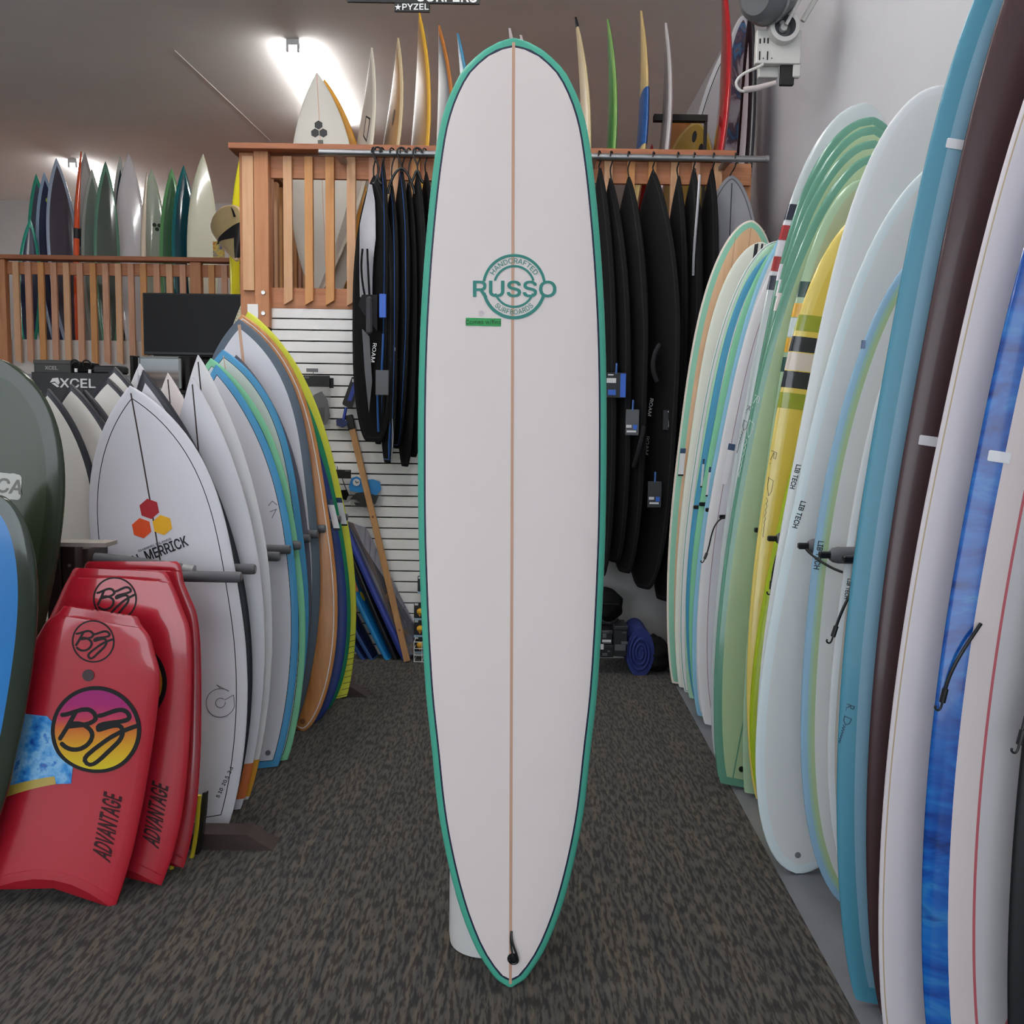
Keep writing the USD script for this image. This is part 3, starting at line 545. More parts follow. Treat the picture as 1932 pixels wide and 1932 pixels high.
part('rail', bx((XW - .06, 2.2, PA[5][2] - .05), (XW - .001, 6.1, PA[5][2] + .05)), DKWOOD, t)
for (tp, bt, w_, lab) in (((1289, 850), (1284, 895), .03, 'white price strip on the tan board'),):
    pass
def strip(px_top, px_bot, Y, w, label):
    a, c = at(*px_top, Y), at(*px_bot, Y); d = c - a; L = np.linalg.norm(d); d /= L; u = np.array([1.0, 0, 0]); t = thing('price_strip', label, 'price tag', c)
    q = lambda s0, s1, m, nm: part(nm, plane_mesh(extr(sbox(-w / 2, s0, w / 2, s1), .001), a, u, d, (0, -1, 0)), m, t, smooth=False)
    q(0, L * .18, mat('strip_navy', '#2c4668', .4), 'strip_header'); q(L * .18, L * .94, mat('strip_white', '#e8e6ea', .4), 'strip_paper'); q(L * .94, L, INK, 'strip_foot')
strip((1289, 846), (1284, 898), 5.83, .034, 'white hanging price strip on the tan veneer board')
strip((1328, 866), (1323, 920), 5.4, .012, 'narrow white price strip beside the blue rail')
strip((1340, 881), (1333, 937), 5.17, .012, 'narrow white price strip beside the sky blue rail')
# ------------------------------------------------------------------ left hand rack of shortboards
SLATE = sand('rail_slate', '#55616f', .4); GREYD = sand('rail_graphite', '#5b5966', .45); BLU = sand('rail_azure', '#4796c6', .35); GRN = sand('rail_spring', '#7fc79b', .4)
BKR = mat('rail_black', '#25252d', .35); LAV = sand('lavender_white', '#dcdae2', .5); PALE = sand('pale_mint_white', '#d4dbd8', .45)
def lb(label, tail, nose, W, zones, deck, kw=SHORT, name='shortboard', T=.058, na=None, tw=None, string=None, **k):
    kw = dict(kw); kw.update({'na': na} if na else {}); kw.update({'tw': tw} if tw else {})
    b = px_board(tail, nose, W, T=T, rocker=k.pop('rocker', .055), **kw, **k); t = thing(name, label, 'surfboard', b.P0); b.build(t, zones, deck)
    if string: b.stringer(t, string[0], string[1], .02, b.L - .03)
    return b, t
# front board: hexagons, lettering, pin line
L1, t = lb('white shortboard with red, orange and yellow hexagons at the front of the left rack', (377, 1562), (246, 728), .575, [(.040, LAV, 'rail'), (.0435, INK, 'pinline')], LAV, na=3.6, tw=.24, string=(CEDARD, .006))
s_ = L1.L / np.linalg.norm(np.array([377, 1562]) - np.array([246, 728])); tilt = math.atan2(131, 834)
for px, c, nm in (((282, 960), '#b01f28', 'red_hexagon'), ((267.5, 996.5), '#e3511d', 'orange_hexagon'), ((306.5, 990.5), '#f0b310', 'yellow_hexagon')):
    L1.decal(t, nm, extr(hexagon(19.5 * s_), .0008), L1.uv(*px), mat(nm, c, .5), ang=tilt * .2)
L1.decal(t, 'lettering', text('AL MERRICK', 19 * s_, True, .0008, stretch=.72), L1.uv(300, 1040), INK, ang=.05 + .17)
L1.decal(t, 'lettering', text('CHANNEL ISLANDS', 4 * s_, True, .0006, stretch=1.3), L1.uv(292, 1028), mat('grey_print', '#6a6a70', .5), ang=.22)
a_ = np.linspace(.5, 5.6, 40); R_ = 27 * s_; r2_ = 9 * s_
G_ = [[(R_ * math.cos(a), R_ * 1.0 * math.sin(a)) for a in a_] + [(R_ * 1.05, R_ * .1), (R_ * .35, R_ * .05)], [(r2_ * math.cos(a), r2_ * math.sin(a)) for a in np.linspace(.4, 6, 30)], [(R_ * .85, R_ * .5), (R_ * .3, R_ * 1.25), (R_ * .45, R_ * .9)]]
L1.decal(t, 'line_logo', strokes(G_, 1.3 * s_, .0006), L1.uv(416, 1326), mat('grey_print', '#6a6a70', .5), ang=.3)
a0, a1 = L1.uv(437, 1448), L1.uv(411, 1503); L1.decal(t, 'small_lettering', text('5 10  20.5  2.6', .014, True, .0005), ((a0[0] + a1[0]) / 2, (a0[1] + a1[1]) / 2), INK, ang=math.atan2(a0[1] - a1[1], a0[0] - a1[0]), sub=0)
lb('white shortboard with a charcoal rail directly behind the hexagon board', (402, 1545), (271, 698), .522, [(.03, BKR, 'rail')], LAV)
ORG, YLW = sand('patch_orange', '#cf6f37', .45), sand('patch_amber', '#dd9b2b', .45)
L2, t = lb('white shortboard with an orange tail patch and a dark stringer', (423, 1528), (363, 712), .43, [(.02, LAV, 'rail')], LAV, string=(CEDARD, .006))
L2.band(t, ORG, L2.uv(450, 1508)[1], L2.uv(465, 1441)[1], full=True, name='tail_patch')
L3, t = lb('white shortboard with an amber tail patch and a dark stringer', (438, 1510), (374, 670), .445, [(.02, SW, 'rail')], SW, string=(CEDARD, .006))
L3.band(t, YLW, L3.uv(470, 1502)[1], L3.uv(480, 1434)[1], full=True, name='tail_patch')
L4, t = lb('white shortboard with an azure blue rail and square tail', (485, 1449), (408, 688), .527, [(.03, BLU, 'rail'), (.033, INK, 'pinline')], LAV, na=2.6, tw=.2)
plug(L4, t, L4.uv(506, 1420), .012, mat('plug_grey', '#66666a', .4))
a0 = L4.uv(516, 965); L4.decal(t, 'line_logo', strokes([[(-.02, .03), (0, .05), (.02, .03)], [(-.015, .0), (.015, .01), (-.01, -.03)]], .003), a0, mat('grey_print', '#6a6a70', .5))
lb('shortboard with a spring green rail between two blue railed boards', (504, 1438), (398, 676), .56, [(.028, GRN, 'rail'), (.0305, INK, 'pinline')], PALE, na=3.3, tw=.2)
lb('pale board with an azure rail and pointed nose mid-way along the left rack', (513, 1415), (421, 660), .545, [(.03, BLU, 'rail'), (.033, INK, 'pinline')], PALE, na=4.1, string=(CEDAR, .004))
lb('white shortboard with a graphite rail behind the blue railed boards', (513, 1400), (446, 670), .54, [(.03, GREYD, 'rail'), (.033, INK, 'pinline')], LAV, na=2.81)
lb('tall white board with a slate grey rail and tan stringer', (526, 1390), (451, 602), .585, [(.04, SLATE, 'rail'), (.043, SW, 'pinline')], LAV, na=4.3, string=(CEDAR, .016))
BAM = ramp_mat('bamboo', [(.3, '#d0935a'), (.55, '#c07d42'), (.8, '#a86632')], (34, 34, 1.6), 4, .35, .12)
L9, t = lb('varnished bamboo board with a white line along its rail', (573, 1379), (457, 594), .578, [(.016, BAM, 'rail'), (.021, SW, 'white_line')], BAM, kw=PIN, na=4.2, T=.065)
plug(L9, t, L9.uv(571, 1361), .015, mat('plug_copper', '#8a5a3a', .3))
lb('navy blue board next to the bamboo board', (594, 1362), (466, 640), .60, [(.05, sand('navy_board', '#23397c', .35), 'rail')], sand('navy_board', '#23397c', .35), kw=PIN, na=2.66)
lb('bottle green board between the navy and the yellow board', (614, 1340), (471, 604), .56, [(.04, sand('green_board', '#11865c', .35), 'rail')], sand('green_board', '#11865c', .35), kw=PIN, na=2.8)
L13, t = lb('bright yellow railed board, last of the left hand rack', (633, 1318), (468, 588), .589, [(.05, sand('acid_yellow', '#dad93f', .4), 'rail')], sand('acid_yellow', '#dad93f', .4), na=3.3)
tk = [L13.uv(x, y)[1] for x, y in ((660, 1200), (656, 1310))]
for k in range(11): L13.band(t, mat('tick_olive', '#6f7420', .5), tk[1] + (tk[0] - tk[1]) * k / 10, tk[1] + (tk[0] - tk[1]) * k / 10 + .004, ins=.04, side='right', name='rail_tick')
for px, bb, lab in (((628, 945), L13, 0), ((638, 940), L13, 1)):
    pass
strip((622, 942), (636, 1000), 5.0, .034, 'white hanging price strip on the green board')
strip((639, 939), (650, 992), 5.3, .034, 'white hanging price strip on the yellow board')
# second side of the left rack: white boards with broad black rails
cb_ = [((80, 1545), (92, 733), .43, 'white board with a broad black rail beside the large olive softboard'), ((172, 1530), (136, 725), .46, 'small white nose with a black outline below the white sign lettering'),
       ((141, 1515), (161, 736), .485, 'white board with a broad black rail, second to the right of the olive softboard'), ((204, 1480), (205, 713), .52, 'white board with a broad black rail standing left of the hexagon board'), ((213, 1455), (217, 692), .52, 'white board with a black rail, highest of the four black railed boards')]
for (tl, ns, W, lab) in cb_: lb(lab, tl, ns, W, [(.022, BKR, 'rail')], sand('warm_white', '#e2ddd6', .5), T=.08, na=3.6)
lb('white board with a broad grey stringer behind the left rack', (296, 1430), (264, 686), .50, [(.02, SW, 'rail')], SW, string=(mat('stringer_grey', '#b4b6bd', .5), .022))
lb('white board with a thin dark stringer half hidden behind the hexagon board', (345, 1478), (303, 735), .46, [(.02, SWB, 'rail')], LAV, string=(CEDARD, .006))
lb('cream white board with a thin dark stringer behind the orange patched board', (372, 1460), (317, 704), .46, [(.02, SW_PINK, 'rail')], SW_PINK, string=(CEDARD, .006))
# cream board with a stitched edge behind the loft post
P1 = at(472, 540, 7.2); P0 = np.array([-2.2, 7.0, .004])
b = Board(P0, P1, .56, T=.06, **SHORT); t = thing('shortboard', 'cream board with a dotted edge leaning beside the loft post', 'surfboard', P0); b.build(t, [(.04, sand('dotted_cream', '#d9d3b4', .35), 'rail')], PALE)
for k in range(16):
    v = b.L - .06 - k * .024; h = b.inner(.012, np.array([v]))[0]; b.decal(t, 'dot', extr(Point(0, 0).buffer(.0035, quad_segs=3), .001), (-h, v), mat('dot_brown', '#6a5c46', .5), sub=0)
# foam pegs of the left rack
for k, (px, lab, L) in enumerate([((456, 1089), 'long foam peg across the hexagon board', .28), ((482, 1074), 'foam peg holding the orange patched board', .22), ((528, 1050), 'foam peg holding the amber patched board', .2), ((548, 1037), 'foam peg in front of the azure railed board', .18), ((567, 1029), 'foam peg crossing the spring green rail', .16), ((585, 1016), 'foam peg crossing the graphite rail', .14), ((600, 1008), 'foam peg crossing the slate rail', .14), ((614, 998), 'foam peg crossing the bamboo board', .14), ((630, 987), 'foam peg crossing the navy board', .12), ((643, 980), 'foam peg on the green board', .1), ((656, 976), 'foam peg on the yellow board, farthest of the left rack', .1)]):
    D = (3.58, 3.79, 4.13, 4.34, 4.43, 4.71, 4.79, 4.88, 5.03, 5.2, 5.42)[k]; a = at(*px, D); t = thing('rack_peg', lab, 'rack peg', a)
    part('foam_sleeve', lathe([(0, 0), (.017, 0), (.021, .004), (.022, .02), (.022, L), (0, L)], a, (-1, 0, 0), 20), FOAM, t)
    part('end_plug', lathe([(0, 0), (.013, 0), (.011, .004), (0, .004)], a + np.array([.001, 0, 0]), (-1, 0, 0), 16), mat('peg_end', '#7c7474', .5), t)
    part('steel_rod', cyl(a - np.array([L, 0, 0]), np.array([-1.66, a[1], a[2]]), .009, 10), DARK, t)
# the rack itself
pr = at(127, 1100, 3.5); z0 = at(127, 1022, 3.5)[2]
t = thing('board_rack', 'dark stained wooden board rack on the left with a foam covered arm', 'rack', (-1.7, 4.5, 0))
xa, xb = at(98, 1100, 3.5)[0], at(124, 1100, 3.5)[0]; xc = at(150, 1100, 3.5)[0]
part('upright', bx((xa, 3.46, .06), (xb, 3.54, z0), .003), DKWOOD, t); part('upright', bx((xb + .002, 3.47, .06), (xc, 3.54, z0), .003), DKWOOD, t)
for y in (5.55,): part('upright', bx((xa, y - .04, .06), (xc, y + .04, z0), .003), DKWOOD, t)
part('beam', bx((-1.70, 3.54, z0 - .14), (-1.64, 6.0, z0 - .03), .003), DKWOOD, t)
for px in ((104, 1072), (131, 1067), (100, 1092)):
    c = at(*px, 3.46); part('screw', lathe([(0, -.003), (.006, -.003), (.006, .001)], c, (0, 1, 0), 10), CHROME, t)
part('foam_arm', tube([at(150, 1052, 3.6), at(205, 1056, 3.6), at(300, 1068, 3.6), at(365, 1078, 3.6)], .024, 16), FOAM, t)
part('foam_tip', tube([at(346, 1075, 3.6), at(366, 1078, 3.6)], .0255, 16), mat('duct_tape', '#8e8e90', .3), t)
ff = at(120, 1035, 3.44); part('felt_strip', bx((xb, 3.36, z0), (xb + .22, 3.46, z0 + .015)), mat('felt', '#8c8580', .9), t)
def foot(p_tip_top, p_floor, w, x0):
    a = floor_at(*p_floor); y0, y1 = a[1], a[1] + w; xt = a[0]; h = .062
    m_ = extr(Polygon([(x0, 0), (xt, 0), (xt - .1, h), (x0, h)]), w); part('foot', plane_mesh(m_, (0, y1, .006), (1, 0, 0), (0, 0, 1), (0, -1, 0)), DKWOOD, t, smooth=False)
foot(None, (515, 1608), .10, -1.75); foot(None, (694, 1318), .10, -1.75)
for y in (3.36, 5.5): pass

# ------------------------------------------------------------------ the softboards at the left edge
OLIVE = gloss('olive_skin', '#3b4432', .2, .08); OLR = gloss('olive_rail', '#323b2c', .15, .3); BLUS = gloss('blue_skin', '#2f7fc6', .2, .4)
bO = px_board((-215, 1670), (2, 678), .61, T=.09, rocker=.09, pw=3.2, **dict(ROUND, na=4.0)); t = thing('softboard', 'large glossy olive green softboard at the left edge', 'surfboard', bO.P0)
bO.build(t, [(.055, OLR, 'rail')], OLIVE)
u_ = bO.uv(8, 918)
pa = bO.decal(t, 'logo_patch', extr(shapely.union_all([text_poly for text_poly in [sbox(-.12, -.028, .045, .034).buffer(.014), Point(.03, .02).buffer(.03)]]), .0007), u_, mat('logo_pale', '#c9c9c4', .5), ang=.12)
bO.decal(t, 'lettering', text('CA', .048, True, .0007, slant=.15), (u_[0] + .018, u_[1] + .006), mat('logo_grey', '#77776f', .5), ang=.12, off=.0022)
for px in ((17, 939), (32, 937)): bO.decal(t, 'logo_dot', extr(Point(0, 0).buffer(.008), .0007), bO.uv(*px), mat('logo_pale', '#c9c9c4', .5))
bB = px_board((-140, 1740), (0, 934), .34, T=.085, rocker=.07, pw=3.2, **dict(ROUND, na=3.3)); t = thing('softboard', 'blue decked softboard with dark green rail cut by the left edge', 'surfboard', bB.P0)
bB.build(t, [(.052, gloss('dark_olive_rail', '#343d33', .12, .6), 'rail')], BLUS)

# ------------------------------------------------------------------ red bodyboards
RED = mat('red_slick', '#b51f30', .25, coat=1.0, noise=.04, nscale=(3, 3, 3)); REDR = mat('red_rail', '#b01d2d', .25, coat=.9); BRK = mat('badge_black', '#0d0b0c', .45, spec=.3)
def bodyboard(label, tailc, nosec, Wn, W, Wt, lean, floor_y, bottom, name='bodyboard'):
    P0 = floor_at(*tailc, z=.02); P1 = at(*nosec, P0[1] + lean)
    tt = np.array([0, .02, .1, .25, .42, .58, .72, .82, .89, .934, .985, .995, 1.0]); hh = np.array([Wt * .97, Wt, Wt + (W - Wt) * .45, Wt + (W - Wt) * .88, W, W * .995, W * .98, W * .935, W * .82, W * .745, Wn * 1.03, Wn, Wn * .95]) / 2
    tf = np.linspace(0, 1, 120); tab = (tf, PchipInterpolator(tt, hh)(tf))
    b = Board(P0, P1, 1.0, T=.05, rocker=.03, table=tab, pw=4, tipT=.6, nrow=40)
    # crescent tail: the rows bend up towards the middle of the board
    bend = lambda u, v: v + .075 * np.clip(1 - (np.abs(u) / (Wt / 2)) ** 2, 0, 1) * np.clip(1 - v / (b.L * .5), 0, 1)
    w0 = b.world
    b.world = lambda u, v, w: w0(np.asarray(u), bend(np.asarray(u), np.asarray(v)), np.asarray(w))
    t = thing(name, label, 'bodyboard', b.P0); b.build(t, [(.035, REDR, 'rail')], RED)
    vs = np.linspace(.03, b.L * .45, 12); u, w = b.rail_path(vs, b.hw(vs / b.L) * .9, .0, 5)
    V, Fs = b.grid(vs, u[:, 6:] * 1.004, w[:, 6:] - .004); part('bottom_skin', (V, Fs), bottom, t, label=None)
    return b, t
def circ(r, w): return Point(0, 0).buffer(r, quad_segs=24).difference(Point(0, 0).buffer(r - w, quad_segs=24))
def bz(R):
    q = lambda L: [((x - 630) / 300 * R, (450 - y) / 300 * R) for x, y in L]
    from scipy.interpolate import CubicSpline
    sm = lambda L: [tuple(p) for p in smooth_path(np.c_[np.array(q(L)), np.zeros(len(L))], 40)[:, :2]]
    return [sm([(475, 345), (445, 430), (400, 540)]), sm([(388, 378), (480, 338), (590, 325), (618, 362), (570, 412), (440, 452)]), sm([(440, 452), (560, 430), (612, 480), (590, 555), (500, 602), (418, 575)]),
            sm([(640, 345), (720, 305), (820, 292), (842, 318), (760, 372), (648, 442)]), sm([(648, 442), (740, 400), (800, 400), (815, 440), (770, 540), (690, 645), (618, 695), (592, 672), (630, 590), (740, 480), (905, 375)])]
RB_ = mat('badge_ring', '#1a0f12', .45, spec=.3)
def badge_small(b, t, px, R):
    c = b.uv(*px); b.decal(t, 'badge_ring', extr(circ(R, R * .07), .0006), c, RB_); b.decal(t, 'badge_lettering', strokes(bz(R), R * .1, .0006), c, RB_)
b3, t = bodyboard('red bodyboard, rearmost of the three leaning on the left rack', (240, 1640), (250, 1059), .345, .505, .42, .15, 0, mat('skin_yellow', '#d9c52e', .3))
b2, t = bodyboard('red bodyboard, middle one of the three leaning on the left rack', (192, 1668), (227, 1075), .335, .54, .43, .13, 0, mat('skin_yellow', '#d9c52e', .3))
badge_small(b2, t, (217, 1130), 42 * b2.L / 600)
c = b2.uv(232, 1288); b2.decal(t, 'badge', extr(Point(0, 0).buffer(80 * b2.L / 600), .0005), c, mat('badge_amber', '#b8741f', .4), sub=.02); b2.decal(t, 'badge_ring', extr(circ(84 * b2.L / 600, .016), .0008), c, BRK)
def advantage(b, t, p0, p1, h):
    a, c = b.uv(*p0), b.uv(*p1); L = math.hypot(c[0] - a[0], c[1] - a[1]); m = text('ADVANTAGE', h, True, .0006, slant=.18); v = np.array(m.vertices); w = np.ptp(v[:, 0]); v[:, 0] *= L / w; m = trimesh.Trimesh(v, m.faces, process=False)
    q = ((a[0] + c[0]) / 2, (a[1] + c[1]) / 2); an = math.atan2(c[1] - a[1], c[0] - a[0])
    b.decal(t, 'lettering', m, q, mat('adv_ink', '#33090f', .5, spec=.3), ang=an, off=.0016)
advantage(b2, t, (283, 1606), (303, 1480), .055)
b1_, t = bodyboard('red bodyboard in front with a large round badge and shiny deck', (97, 1699), (190, 1153), .265, .487, .435, .12, 0, mat('skin_blue', '#2763b4', .3))
s1 = b1_.L / 560
badge_small(b1_, t, (176, 1210), 41 * s1); plug(b1_, t, b1_.uv(167, 1274), .02, mat('plug_dark_red', '#3a2326', .4))
c = b1_.uv(181, 1378); R = 84 * s1; zz = [b1_.point(c[0], c[1] + k * R)[2] for k in (-1, 1)]
art = Polygon([(-.40, -.06), (-.05, .10), (0, .02), (-.02, -.13), (-.37, -.27)])
ART = ramp_mat('card_print', [(.3, '#1f4fb0'), (.42, '#3c93dc'), (.55, '#8cc4ec'), (.62, '#2f7fd0'), (.72, '#7a2a86'), (.8, '#b02f63')], (14, 14, 14), 4, .15, .4)
cA = b1_.uv(60, 1425)
tb = b1_.decal(t, 'art_card', extr(Polygon([(-.17, .06), (-.13, .13), (.03, .14), (.14, .06), (.15, -.09), (.1, -.1), (-.17, -.19)]), .0012), cA, ART, label='glossy blue printed card')
b1_.decal(t, 'card_edge', extr(Polygon([(-.17, -.15), (.09, -.07), (.1, -.1), (-.17, -.19)]), .0014), cA, mat('card_gold', '#b9a04a', .3))
bd = b1_.decal(t, 'badge', extr(Point(0, 0).buffer(R), .0016), c, gradient_mat('badge_fade', [(0, '#d9c92a'), (.3, '#d9a12a'), (.52, '#cf6a35'), (.62, '#c2405a'), (.8, '#a92a72'), (1, '#9c2a74')], zz[0], zz[1], .14, .35), sub=.02)
b1_.decal(t, 'badge_ring', extr(circ(R * 1.02, R * .09), .002), c, BRK, sub=.02); b1_.decal(t, 'badge_lettering', strokes(bz(R), R * .1, .002), c, BRK, sub=.02, off=.0016)
advantage(b1_, t, (188, 1636), (213, 1502), .06)
# leash packets clipped behind the bodyboards' rails
def packet(label, pts, Y, col, w):
    P = np.array([at(x, y, Y) for x, y in pts]); t = thing('leash_packet', label, 'leash', P[-1])
    part('plastic_sleeve', trimesh.convex.convex_hull(np.vstack([P + [w * .2, .01, 0], P + [w * .8, .035, 0], P + [w * .75, .01, 0]])), mat('sleeve_black', '#1c1d22', .18, coat=.5), t)
    part('strap', tube(smooth_path(P + [0, -.012, 0], 12), w * .35, 8), col, t)
packet('blue leash in a black sleeve at the edge of the front red bodyboard', [(284, 1515), (276, 1560), (263, 1610), (251, 1655)], 3.2, mat('strap_blue', '#2b5fa8', .4), .024)
packet('yellow leash in a black sleeve at the edge of the middle red bodyboard', [(344, 1512), (340, 1550), (333, 1600), (325, 1640)], 3.27, mat('strap_yellow', '#d8c233', .4), .024)
packet('yellow leash in a black sleeve at the edge of the rear red bodyboard', [(378, 1498), (375, 1540), (369, 1590), (363, 1618)], 3.36, mat('strap_yellow', '#d8c233', .4), .024)
# ------------------------------------------------------------------ boards standing on the rear loft
def free_board(label, tip, foot, Y, W, zones, deck, yaw=0.0, name='surfboard', kw=SHORT, T=.06, rocker=.06, lean=.15, na=None, zf=None, **k):
    P0 = at(*foot, Y); P0[2] = (ZL + .004) if zf is None else zf; P1 = at(*tip, Y + lean)
    N = (math.sin(yaw), -math.cos(yaw), 0); kw = dict(kw); kw.update({'na': na} if na else {})
    b = Board(P0, P1, W, T=T, rocker=rocker, N=N, nrow=26, **kw, **k); t = thing(name, label, 'surfboard', b.P0); b.build(t, zones, deck); return b, t
def G(n, c): return gloss('loft_' + n, c, .12, .6)
yr = math.radians(32)
RL = [((57, 412), (52, 660), .34, 'short navy board with a teal rail at the left end of the rear loft', '#2aa08a', '#2b3550'),
      ((68, 328), (88, 660), .40, 'dark ribbed board with a green rail on the rear loft', '#2f9d80', '#4c5160'),
      ((83, 325), (112, 660), .44, 'glossy navy board with a pale blue rail on the rear loft', '#9fb6cf', '#2c3352'),
      ((106, 298), (133, 660), .48, 'dark aubergine board with a pale blue rail on the rear loft', '#a9b6cb', '#4b4550'),
      ((153, 286), (148, 660), .10, 'thin orange board seen edge-on on the rear loft', '#d9552c', '#d9552c'),
      ((160, 287), (168, 660), .42, 'grey white board next to the orange one on the rear loft', '#a8a29f', '#bdb8b4'),
      ((173, 318), (184, 660), .40, 'grey green board with a pale rail beside the dark green one on the rear loft', '#b9bdb4', '#7f8c82'),
      ((199, 304), (205, 660), .40, 'dark grey green board with a rounded nose on the rear loft', '#5f8a74', '#4c564f'),
      ((227, 293), (226, 660), .30, 'narrow white railed board with a dark navy deck on the rear loft', '#c3c6c0', '#2d3f4a'),
      ((243, 289), (252, 660), .50, 'large plain white board in the middle of the rear loft', '#d2cdd0', '#d3cfd2'),
      ((277, 325), (277, 660), .09, 'thin cream board seen edge-on on the rear loft', '#d8c9b4', '#d8c9b4'),
      ((286, 318), (300, 660), .44, 'pale green tinted white board on the rear loft', '#b7c7ae', '#c3cbbd'),
      ((324, 317), (330, 660), .42, 'leaf green board left of the dark teal board on the rear loft', '#6fb171', '#4f7a58'),
      ((346, 312), (357, 660), .44, 'dark teal board with a pointed nose on the rear loft', '#0f6f74', '#114a58'),
      ((383, 290), (385, 660), .50, 'pale cream board nearest the loft post on the rear loft', '#c9cbb4', '#cfd0bd')]
for k, (tip, ft, W, lab, cr, cd) in enumerate(RL):
    Y = 11.2 + .09 * ((k * 5) % 7) if W > .2 else 11.1
    b, t = free_board(lab, tip, (ft[0], 560), Y, W * .74, [(.035, G('rail_%d' % k, cr), 'rail')], G('deck_%d' % k, cd), yaw=yr if W > .2 else 1.3, na=2.4)
    if k == 1:
        for j in range(26): b.band(t, mat('rib_black', '#1e2026', .4), b.L * .25 + j * .055, b.L * .25 + j * .055 + .02, ins=.12, side='right', name='rib')
    if k == 2: b.decal(t, 'sticker', extr(Point(0, 0).buffer(.03), .001), b.uv(91, 378), mat('sticker_lime', '#b9cf3a', .4))
    if k == 11: b.decal(t, 'logo_patch', extr(shapely.union_all([Point(-.03, 0).buffer(.025), Point(.03, 0).buffer(.025), Point(0, -.05).buffer(.025)]), .001), b.uv(296, 425), mat('logo_dark', '#2c3a30', .5))
    if k == 4: b.band(t, INK, b.uv(142, 450)[1], b.uv(143, 431)[1], full=True, name='black_band')
    if k == 5: b.decal(t, 'decal_patch', extr(sbox(-.05, -.11, .05, .11), .001), b.uv(155, 448), mat('patch_dark', '#3c3c42', .4))
b, t = free_board('yellow edged board standing behind the loft post', (452, 300), (449, 560), 10.2, .16, [(.05, G('yellow', '#d9cf2a'), 'rail')], G('yellow', '#d9cf2a'), yaw=1.2)
# the stubby board hanging with its dark tail towards the shop
P0 = at(447, 492, 10.0); P1 = at(420, 392, 10.25)
b = Board(P0, P1, .42, T=.13, rocker=.02, N=(-.3, -1, .1), tw=.03, t0=.72, na=2.6, nb=.55, ta=1.3, tb=1.0); t = thing('surfboard', 'stubby cream board with a black tail patch beside the loft post', 'surfboard', P0)
b.build(t, [(.02, gloss('stub_cream', '#d6b896', .2, .4), 'rail')], gloss('stub_olive', '#a8946a', .3, .3))
b.decal(t, 'tail_patch', extr(Polygon([(-.2, .33), (.19, .40), (.2, .44), (.19, .34), (.05, .24)]), .004), (0.0, 0.0), BLACKP); b.decal(t, 'black_edge', extr(Polygon([(.10, .38), (.17, .38), (.05, .02), (.0, .02)]), .004), (0, 0), BLACKP)
part('fin', tube([b.point(.13, .48, 0), b.point(.15, .52, .05), b.point(.16, .54, .09)], [.014, .01, .003], 8), BLACKP, t)
c0 = at(408, 470, 10.45)
t = thing('box', 'small colourful packet beside the stubby cream board', 'box', (c0[0], 10.56, ZQ(486))); part('carton', bx((c0[0] - .06, 10.52, ZQ(486) + .002), (c0[0] + .05, 10.6, ZQ(486) + .18), .003), ramp_mat('packet_print', [(.3, '#c9602c'), (.5, '#d9c04a'), (.7, '#4a4a8c')], (12, 12, 12), 2), t)

# ------------------------------------------------------------------ boards standing on the loft above the slatwall
def edge(label, tip, mid, Y, W, rail, deck, yaw=-80, T=.06, rocker=.12, bands=(), kw=SHORT, lean=.1):
    """a board seen almost edge-on: tip and a point at the height of the cap rail, continued down to the loft deck"""
    ax_ = mid[0] - rocker * 1740 / Y * .95; f = (555 - mid[1]) / (mid[1] - tip[1]); ft = (ax_ + (ax_ - tip[0]) * f * .8, 555)
    X_ = at(*mid, Y)[0]
    b, t = free_board(label, tip, ft, Y, W * .9, [(.03, rail, 'rail')], deck, yaw=math.radians(yaw) - math.atan2(X_, Y), T=T, rocker=rocker, kw=kw, lean=lean)
    for (ya, yb, m_) in bands: b.band(t, m_, (at(mid[0], yb, Y)[2] - b.P0[2]) / b.A[2], (at(mid[0], ya, Y)[2] - b.P0[2]) / b.A[2], full=True, name='colour_block', off=.003)
    return b, t
yh = 7.0
bh, t = free_board('white board with three black hexagons standing on the loft, facing the shop', (598, 137), (617, 560), yh, .50, [(.03, sand('hex_white', '#c9c6bd', .4), 'rail')], sand('hex_white', '#c9c6bd', .4), na=2.2, rocker=.05)
bh.stringer(t, CEDAR, .006, .3, bh.L - .02)
for px in ((601, 236), (594.5, 251), (610, 251)): bh.decal(t, 'black_hexagon', extr(hexagon(.033), .001), bh.uv(*px), INK)
bh.decal(t, 'traction_strip', extr(sbox(-.02, -.12, .02, .03), .002), bh.uv(605, 272), mat('traction_grey', '#5c5c58', .6))
free_board('orange yellow board peeking out behind the white board with black hexagons', (612, 150), (650, 560), yh + .15, .48, [(.03, sand('mango', '#d99a2c', .4), 'rail')], sand('mango', '#d99a2c', .4), na=2.2)
IV, BIS, BRN = sand('ivory', '#cfc7b8', .35), sand('biscuit', '#c2b08e', .35), sand('toffee', '#a8804f', .35)
b, t = edge('ivory board seen edge-on with a dark square logo on the loft', (702, 90), (677, 284), 7.0, .55, IV, sand('stone', '#b3aaa0', .4), yaw=-74)
b.decal(t, 'logo_outline', strokes([[(-.05, .1), (.05, .06), (.05, -.1), (-.05, -.04), (-.05, .1)]], .012), b.uv(692, 243), INK)
b, t = edge('biscuit brown board seen edge-on, second of the slim boards on the loft', (752, 72), (727, 286), 7.0, .55, BIS, BRN, yaw=-74)
b.decal(t, 'logo', extr(affinity.scale(Point(0, 0).buffer(.05), .5, 1.2), .001), b.uv(743, 222), mat('logo_brown', '#4a3524', .5))
edge('tall mustard and brown board seen edge-on, third of the slim loft boards', (792, 24), (785, 287), 7.0, .55, sand('mustard', '#cfa13a', .35), BRN, yaw=-74)
